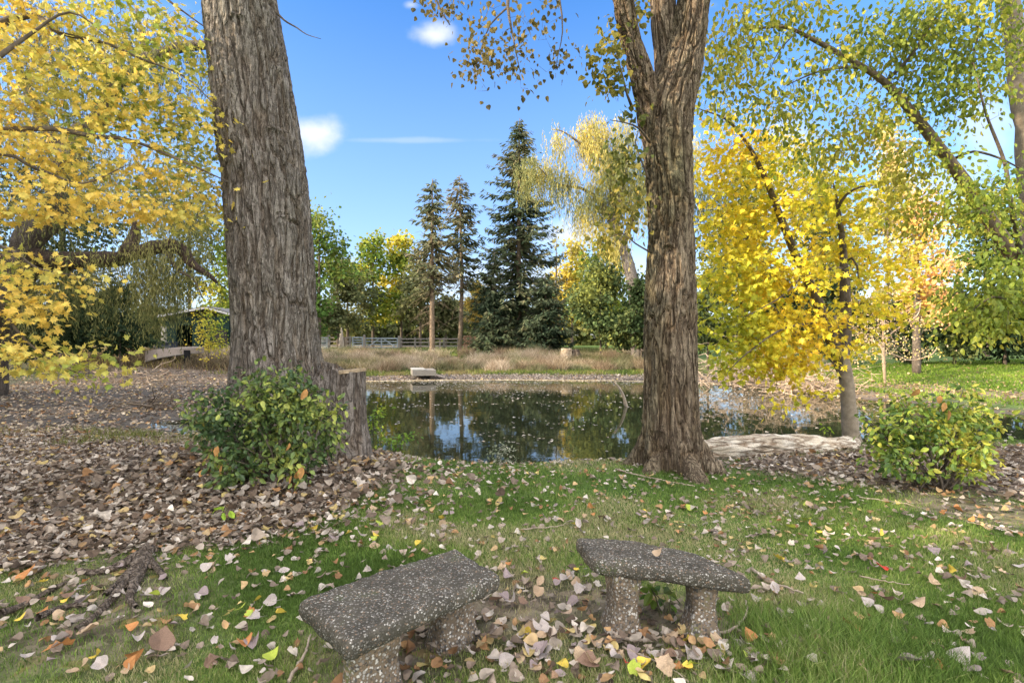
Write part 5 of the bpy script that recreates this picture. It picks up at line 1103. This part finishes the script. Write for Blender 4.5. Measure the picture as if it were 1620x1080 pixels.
# thin pale scum line along the far waterline
mb=MB(); sh_=PONDF[(PONDF[:,1]>19)&(PONDF[:,0]>-9.3)]
n=15000; q=r.integers(0,len(sh_)-1,n); t=r.random(n)[:,None]; P=sh_[q]*(1-t)+sh_[q+1]*t; P=P[np.linalg.norm(sh_[q]-sh_[q+1],axis=1)<1.5]; P=P+r.normal(0,.09,P.shape); n=len(P)
a=r.random(n)*2*pi; put_leaves(mb,DELT,np.column_stack([P,np.full(n,-.48)+.01*r.random(n)]),np.stack([np.cos(a),np.sin(a),0*a],-1),np.tile([0,0,1.],(n,1))+r.normal(0,.2,(n,3)),.09*(.5+.8*r.random(n)),pal([(.45,.36,.2),(.62,.52,.34),(.7,.62,.48)],n,None,1,.15,0,r))
tag(mb.build('shore_debris',M['litter']),'thin pale line of leaves and scum washed along the far waterline','leaves',kind='stuff')
# the rest of the scattered lawn leaves, small ones
mb=MB(); n=10500; Y=2.3+5.4*r.random(n)**.8; X=(r.random(n)*2-1)*(Y*1.04+.2); cl=fbm(X*1.4,Y*1.4,X*0+6,3); k=(r.random(n)<.28+.12*(X>1)+.5*np.clip(cl,0,1)+.35*np.interp(Y,[2.3,5.5,7],[0,.3,.8]))&(sdist(LIT_L,X,Y)>0)&(sdist(PONDF,X,Y)>.4); X,Y=X[k],Y[k]
scatter(mb,X,Y,.054,LC[1:],r,(.012,.04),.45,warm=.25)
X=r.normal(0,1,1100)*.75+.35; Y=r.normal(0,1,1100)*.33+2.5; k=(Y>2.2)&(r.random(1100)<.05+.65*soft(DIRT_B,X,Y,.15)); scatter(mb,X[k],Y[k],.064,LC[:]+[(.3,.18,.1)],r,(.01,.05),.6,warm=.25)
tag(mb.build('leaf_litter',M['litter']),'small fallen leaves sprinkled through the lawn and round the benches','leaves',kind='stuff')

# the largest leaves, each its own thing
def leafmat(name,c): return mat_noise(name,tuple(v*.6 for v in c),c,25,.7,.25,60,c3=tuple(min(1,v*1.25) for v in c))
LM={'pale grey':leafmat('pale_leaf',(.42,.36,.32)),'tan':leafmat('tan_leaf',(.42,.30,.19)),'brown':leafmat('brown_leaf',(.20,.125,.085)),'orange brown':leafmat('orange_leaf',(.45,.20,.07)),'yellow':leafmat('yellow_leaf',(.62,.45,.07)),'red':leafmat('red_leaf',(.42,.05,.03)),'yellow green':leafmat('green_leaf',(.36,.42,.06)),'mauve grey':leafmat('mauve_leaf',(.27,.21,.20))}
LMESH={}
def leaf_mesh(col,sh,big=1.):
    key=(col,sh)
    if key not in LMESH:
        V,Fc=TM[sh]; me=bpy.data.meshes.new('fallen_leaf')
        # subdivided fan with a stalk
        Vs=[tuple(v) for v in V]+[(-.012,0,V[1][2]),(.012,0,V[1][2]),(.03,-.5,V[1][2]+.05)]; k=len(V)
        me.from_pydata(Vs,[],[tuple(f) for f in Fc]+[(k,k+1,k+2)]); me.materials.append(LM[col]); LMESH[key]=me
    return LMESH[key]
from mathutils import Matrix,Vector,Euler
def place_leaf(px,py,size,col,sh,label,group,rot,tx,ty,lift=.02,z=None):
    p=gp(px,py,lift) if z is None else np.array([(px-810)/F*((CAMZ-z)*F/(py-540)),(CAMZ-z)*F/(py-540),z])
    o=bpy.data.objects.new('fallen_leaf',leaf_mesh(col,sh)); COL.objects.link(o); o.location=p; o.rotation_euler=Euler((tx,ty,rot)); o.scale=(size,)*3
    return tag(o,label,'leaf',group)
hand=[(1034,878,.075,'tan',5,'curled tan leaf lying on the seat of the right bench',.42),
(250,1040,.17,'brown',0,'very large dark brown leaf at the bottom left edge of the grass',None),(115,1025,.17,'orange brown',2,'big orange brown leaf heaped at the lower left',None),(135,1005,.14,'tan',5,'upright tan leaf on the orange brown heap at the lower left',None),
(879,928,.07,'red',2,'bright red leaf left of the right bench',None),(823,914,.09,'yellow green',2,'bright yellow green maple leaf at the right end of the left bench',None),
(590,860,.08,'yellow green',2,'yellow green maple leaf in the grass behind the left bench',None),(777,958,.11,'brown',0,'reddish brown heart shaped leaf right of the left bench leg',None),
(1358,1000,.12,'orange brown',1,'curled orange leaf alone in the lower right lawn',None),(1420,1055,.16,'mauve grey',0,'large mauve grey leaf at the bottom right',None),(1505,1050,.14,'pale grey',1,'upright pale grey leaf at the bottom right corner',None),(1380,860,.12,'tan',0,'tan and orange leaf standing in the right lawn',None),
(1405,905,.10,'red',1,'leaf with a red patch in the leaf cluster of the right lawn',None),(945,1058,.14,'brown',0,'big folded brown leaf below the right bench',None),(1050,1072,.13,'tan',2,'large tan maple leaf at the bottom centre right',None),(993,1057,.06,'red',2,'small dark red leaf below the right bench',None),
(505,873,.09,'pale grey',1,'pale leaf on the grass left above the left bench',None),(35,925,.15,'orange brown',0,'orange brown leaf at the far left edge of the grass',None),(380,970,.10,'yellow green',0,'pale green leaf on the grass left of the left bench',None),(100,960,.07,'yellow',2,'small yellow leaf among the roots at the lower left',None),(800,1000,.12,'tan',2,'tan leaf right of the left bench foot',None),(1600,900,.11,'pale grey',1,'pale leaf at the right edge of the lawn',None)]
r=np.random.default_rng(21)
for px,py,s,c,sh,lb,z in hand: place_leaf(px,py,s*.8,c,sh,lb,None,r.random()*6.28,r.uniform(.2,.7),r.uniform(-.4,.4),.03,z if z is None else z+.012)
cols=['pale grey']*7+['tan']*5+['brown']*3+['orange brown']*2+['yellow']*2+['mauve grey']*4+['yellow green']
zones=[('on the grass left of the left bench',(20,440),(880,1075),70),('behind the left bench',(470,720),(800,880),34),('between the two benches',(770,920),(900,1075),44),('below the right bench',(930,1190),(1015,1075),34),('in the lawn behind the right bench',(880,1150),(800,850),26),('in the right hand lawn',(1215,1612),(800,1075),78)]
for zn,(xa,xb),(ya,yb),n in zones:
    for q in range(n):
        c=cols[r.integers(len(cols))]; px,py=r.uniform(xa,xb),ya+(yb-ya)*r.random()
        if zn.startswith('on the grass left') and py<900 and px<330: py+=60
        place_leaf(px,py,r.uniform(.05,.092),c,int(r.integers(0,7)),f'{c} fallen leaf {zn}',f'{c} fallen leaves {zn}',r.random()*6.28,r.normal(0,.45),r.normal(0,.45),.028)

# ------------------------------------------------------------------ world, sun, camera
W=bpy.data.worlds.new('World'); bpy.context.scene.world=W; W.use_nodes=True; nt=W.node_tree; nt.nodes.clear(); L=nt.links.new
SUN_EL=R(21); sdir=nrm(np.array([-.96,-.30,0]))*cos(SUN_EL)+np.array([0,0,sin(SUN_EL)])
out=nt.nodes.new('ShaderNodeOutputWorld'); bg=nt.nodes.new('ShaderNodeBackground'); sky=nt.nodes.new('ShaderNodeTexSky'); sky.sky_type='NISHITA'; sky.sun_disc=False
sky.sun_elevation=SUN_EL; sky.sun_rotation=math.atan2(sdir[0],sdir[1]); sky.air_density=1.0; sky.dust_density=.3; sky.ozone_density=2.5
hs=N(nt,'ShaderNodeHueSaturation',Saturation=1.25,Value=1.0); L(sky.outputs[0],hs.inputs['Color'])
tc=N(nt,'ShaderNodeTexCoord'); sx=N(nt,'ShaderNodeSeparateXYZ'); L(tc.outputs['Generated'],sx.inputs[0])
def math_(op,a,b=None,c=None):
    n=nt.nodes.new('ShaderNodeMath'); n.operation=op
    for i,v in enumerate((a,b,c)):
        if v is None: continue
        if isinstance(v,(int,float)): n.inputs[i].default_value=v
        else: L(v,n.inputs[i])
    return n.outputs[0]
yy=math_('MAXIMUM',sx.outputs[1],.02); U=math_('DIVIDE',sx.outputs[0],yy); Vv=math_('DIVIDE',sx.outputs[2],yy)
cv=N(nt,'ShaderNodeCombineXYZ'); L(U,cv.inputs[0]); L(Vv,cv.inputs[1])
nzn=N(nt,'ShaderNodeTexNoise',Scale=9.,Detail=6.,Roughness=.55); L(cv.outputs[0],nzn.inputs['Vector'])
nn=math_('SUBTRACT',nzn.outputs[0],.5)
mask=None
for (px,py,a,b,s) in [(498,212,52,34,1.),(683,55,42,20,.9),(650,8,14,8,.5),(905,372,85,26,.8),(640,222,130,5,.22),(1260,230,60,55,.75),(1215,330,60,60,.8),(1555,190,60,60,.5),(1500,300,70,60,.6),(160,90,60,50,.5),(230,30,60,30,.5),(60,430,140,40,.5),(880,440,400,45,.5),(1100,8,40,8,.3)]:
    du=math_('MULTIPLY',math_('SUBTRACT',U,(px-810)/F),F/a); dv=math_('MULTIPLY',math_('SUBTRACT',Vv,(540-py)/F),F/b)
    rr_=math_('SQRT',math_('ADD',math_('MULTIPLY',du,du),math_('MULTIPLY',dv,dv)))
    q=math_('SUBTRACT',math_('ADD',1.0,math_('MULTIPLY',nn,2.2)),rr_)
    mr=N(nt,'ShaderNodeMapRange'); mr.interpolation_type='SMOOTHSTEP'; mr.inputs[1].default_value=-.25; mr.inputs[2].default_value=1.0; mr.inputs[4].default_value=s; L(q,mr.inputs[0])
    mask=mr.outputs[0] if mask is None else math_('MAXIMUM',mask,mr.outputs[0])
front=math_('GREATER_THAN',sx.outputs[1],.05); mask=math_('MULTIPLY',mask,front)
skc=mixc(nt,'MULTIPLY',1.,hs.outputs[0],(1.12,1.06,1.20))
hz=N(nt,'ShaderNodeMapRange'); hz.inputs[1].default_value=0.; hz.inputs[2].default_value=.55; hz.inputs[3].default_value=.62; hz.inputs[4].default_value=0.; L(sx.outputs[2],hz.inputs[0])
skc=mixc(nt,'MIX',hz.outputs[0],skc,(1.9,2.35,3.1))
cl=mixc(nt,'MIX',mask,skc,(3.5,3.6,3.9))
n2=N(nt,'ShaderNodeTexNoise',Scale=2.2,Detail=5.); L(tc.outputs['Generated'],n2.inputs['Vector'])
m2=N(nt,'ShaderNodeMapRange'); m2.interpolation_type='SMOOTHSTEP'; m2.inputs[1].default_value=.42; m2.inputs[2].default_value=.58; L(n2.outputs[0],m2.inputs[0])
rear=N(nt,'ShaderNodeMapRange'); rear.interpolation_type='SMOOTHSTEP'; rear.inputs[1].default_value=.35; rear.inputs[2].default_value=-.05; L(sx.outputs[1],rear.inputs[0])
hi=N(nt,'ShaderNodeMapRange'); hi.interpolation_type='SMOOTHSTEP'; hi.inputs[1].default_value=.68; hi.inputs[2].default_value=.85; L(sx.outputs[2],hi.inputs[0])
fill_mask=math_('MULTIPLY',m2.outputs[0],math_('MAXIMUM',rear.outputs[0],hi.outputs[0]))
cl=mixc(nt,'MIX',fill_mask,cl,(17.,16.4,15.8))  # bright cloud cover behind camera and overhead, added as neutral fill light
L(cl,bg.inputs[0]); bg.inputs[1].default_value=.125; L(bg.outputs[0],out.inputs[0])
ld=bpy.data.lights.new('sun','SUN'); ld.energy=4.2; ld.angle=R(.6); ld.color=(1,.83,.62); lo=bpy.data.objects.new('sun',ld); COL.objects.link(lo)
lo.rotation_euler=Vector(tuple(sdir)).to_track_quat('Z','Y').to_euler()
cd=bpy.data.cameras.new('camera'); cd.lens=18; cd.sensor_width=36; cd.clip_end=3000; cam=bpy.data.objects.new('camera',cd); COL.objects.link(cam)
cam.location=(0,0,CAMZ); cam.rotation_euler=(R(90),0,0); sc=bpy.context.scene; sc.camera=cam
sc.view_settings.view_transform='Standard'; sc.view_settings.look='None'; sc.view_settings.exposure=1.38; sc.view_settings.gamma=1
sc.cycles.max_bounces=4; sc.cycles.transmission_bounces=2; sc.cycles.diffuse_bounces=3
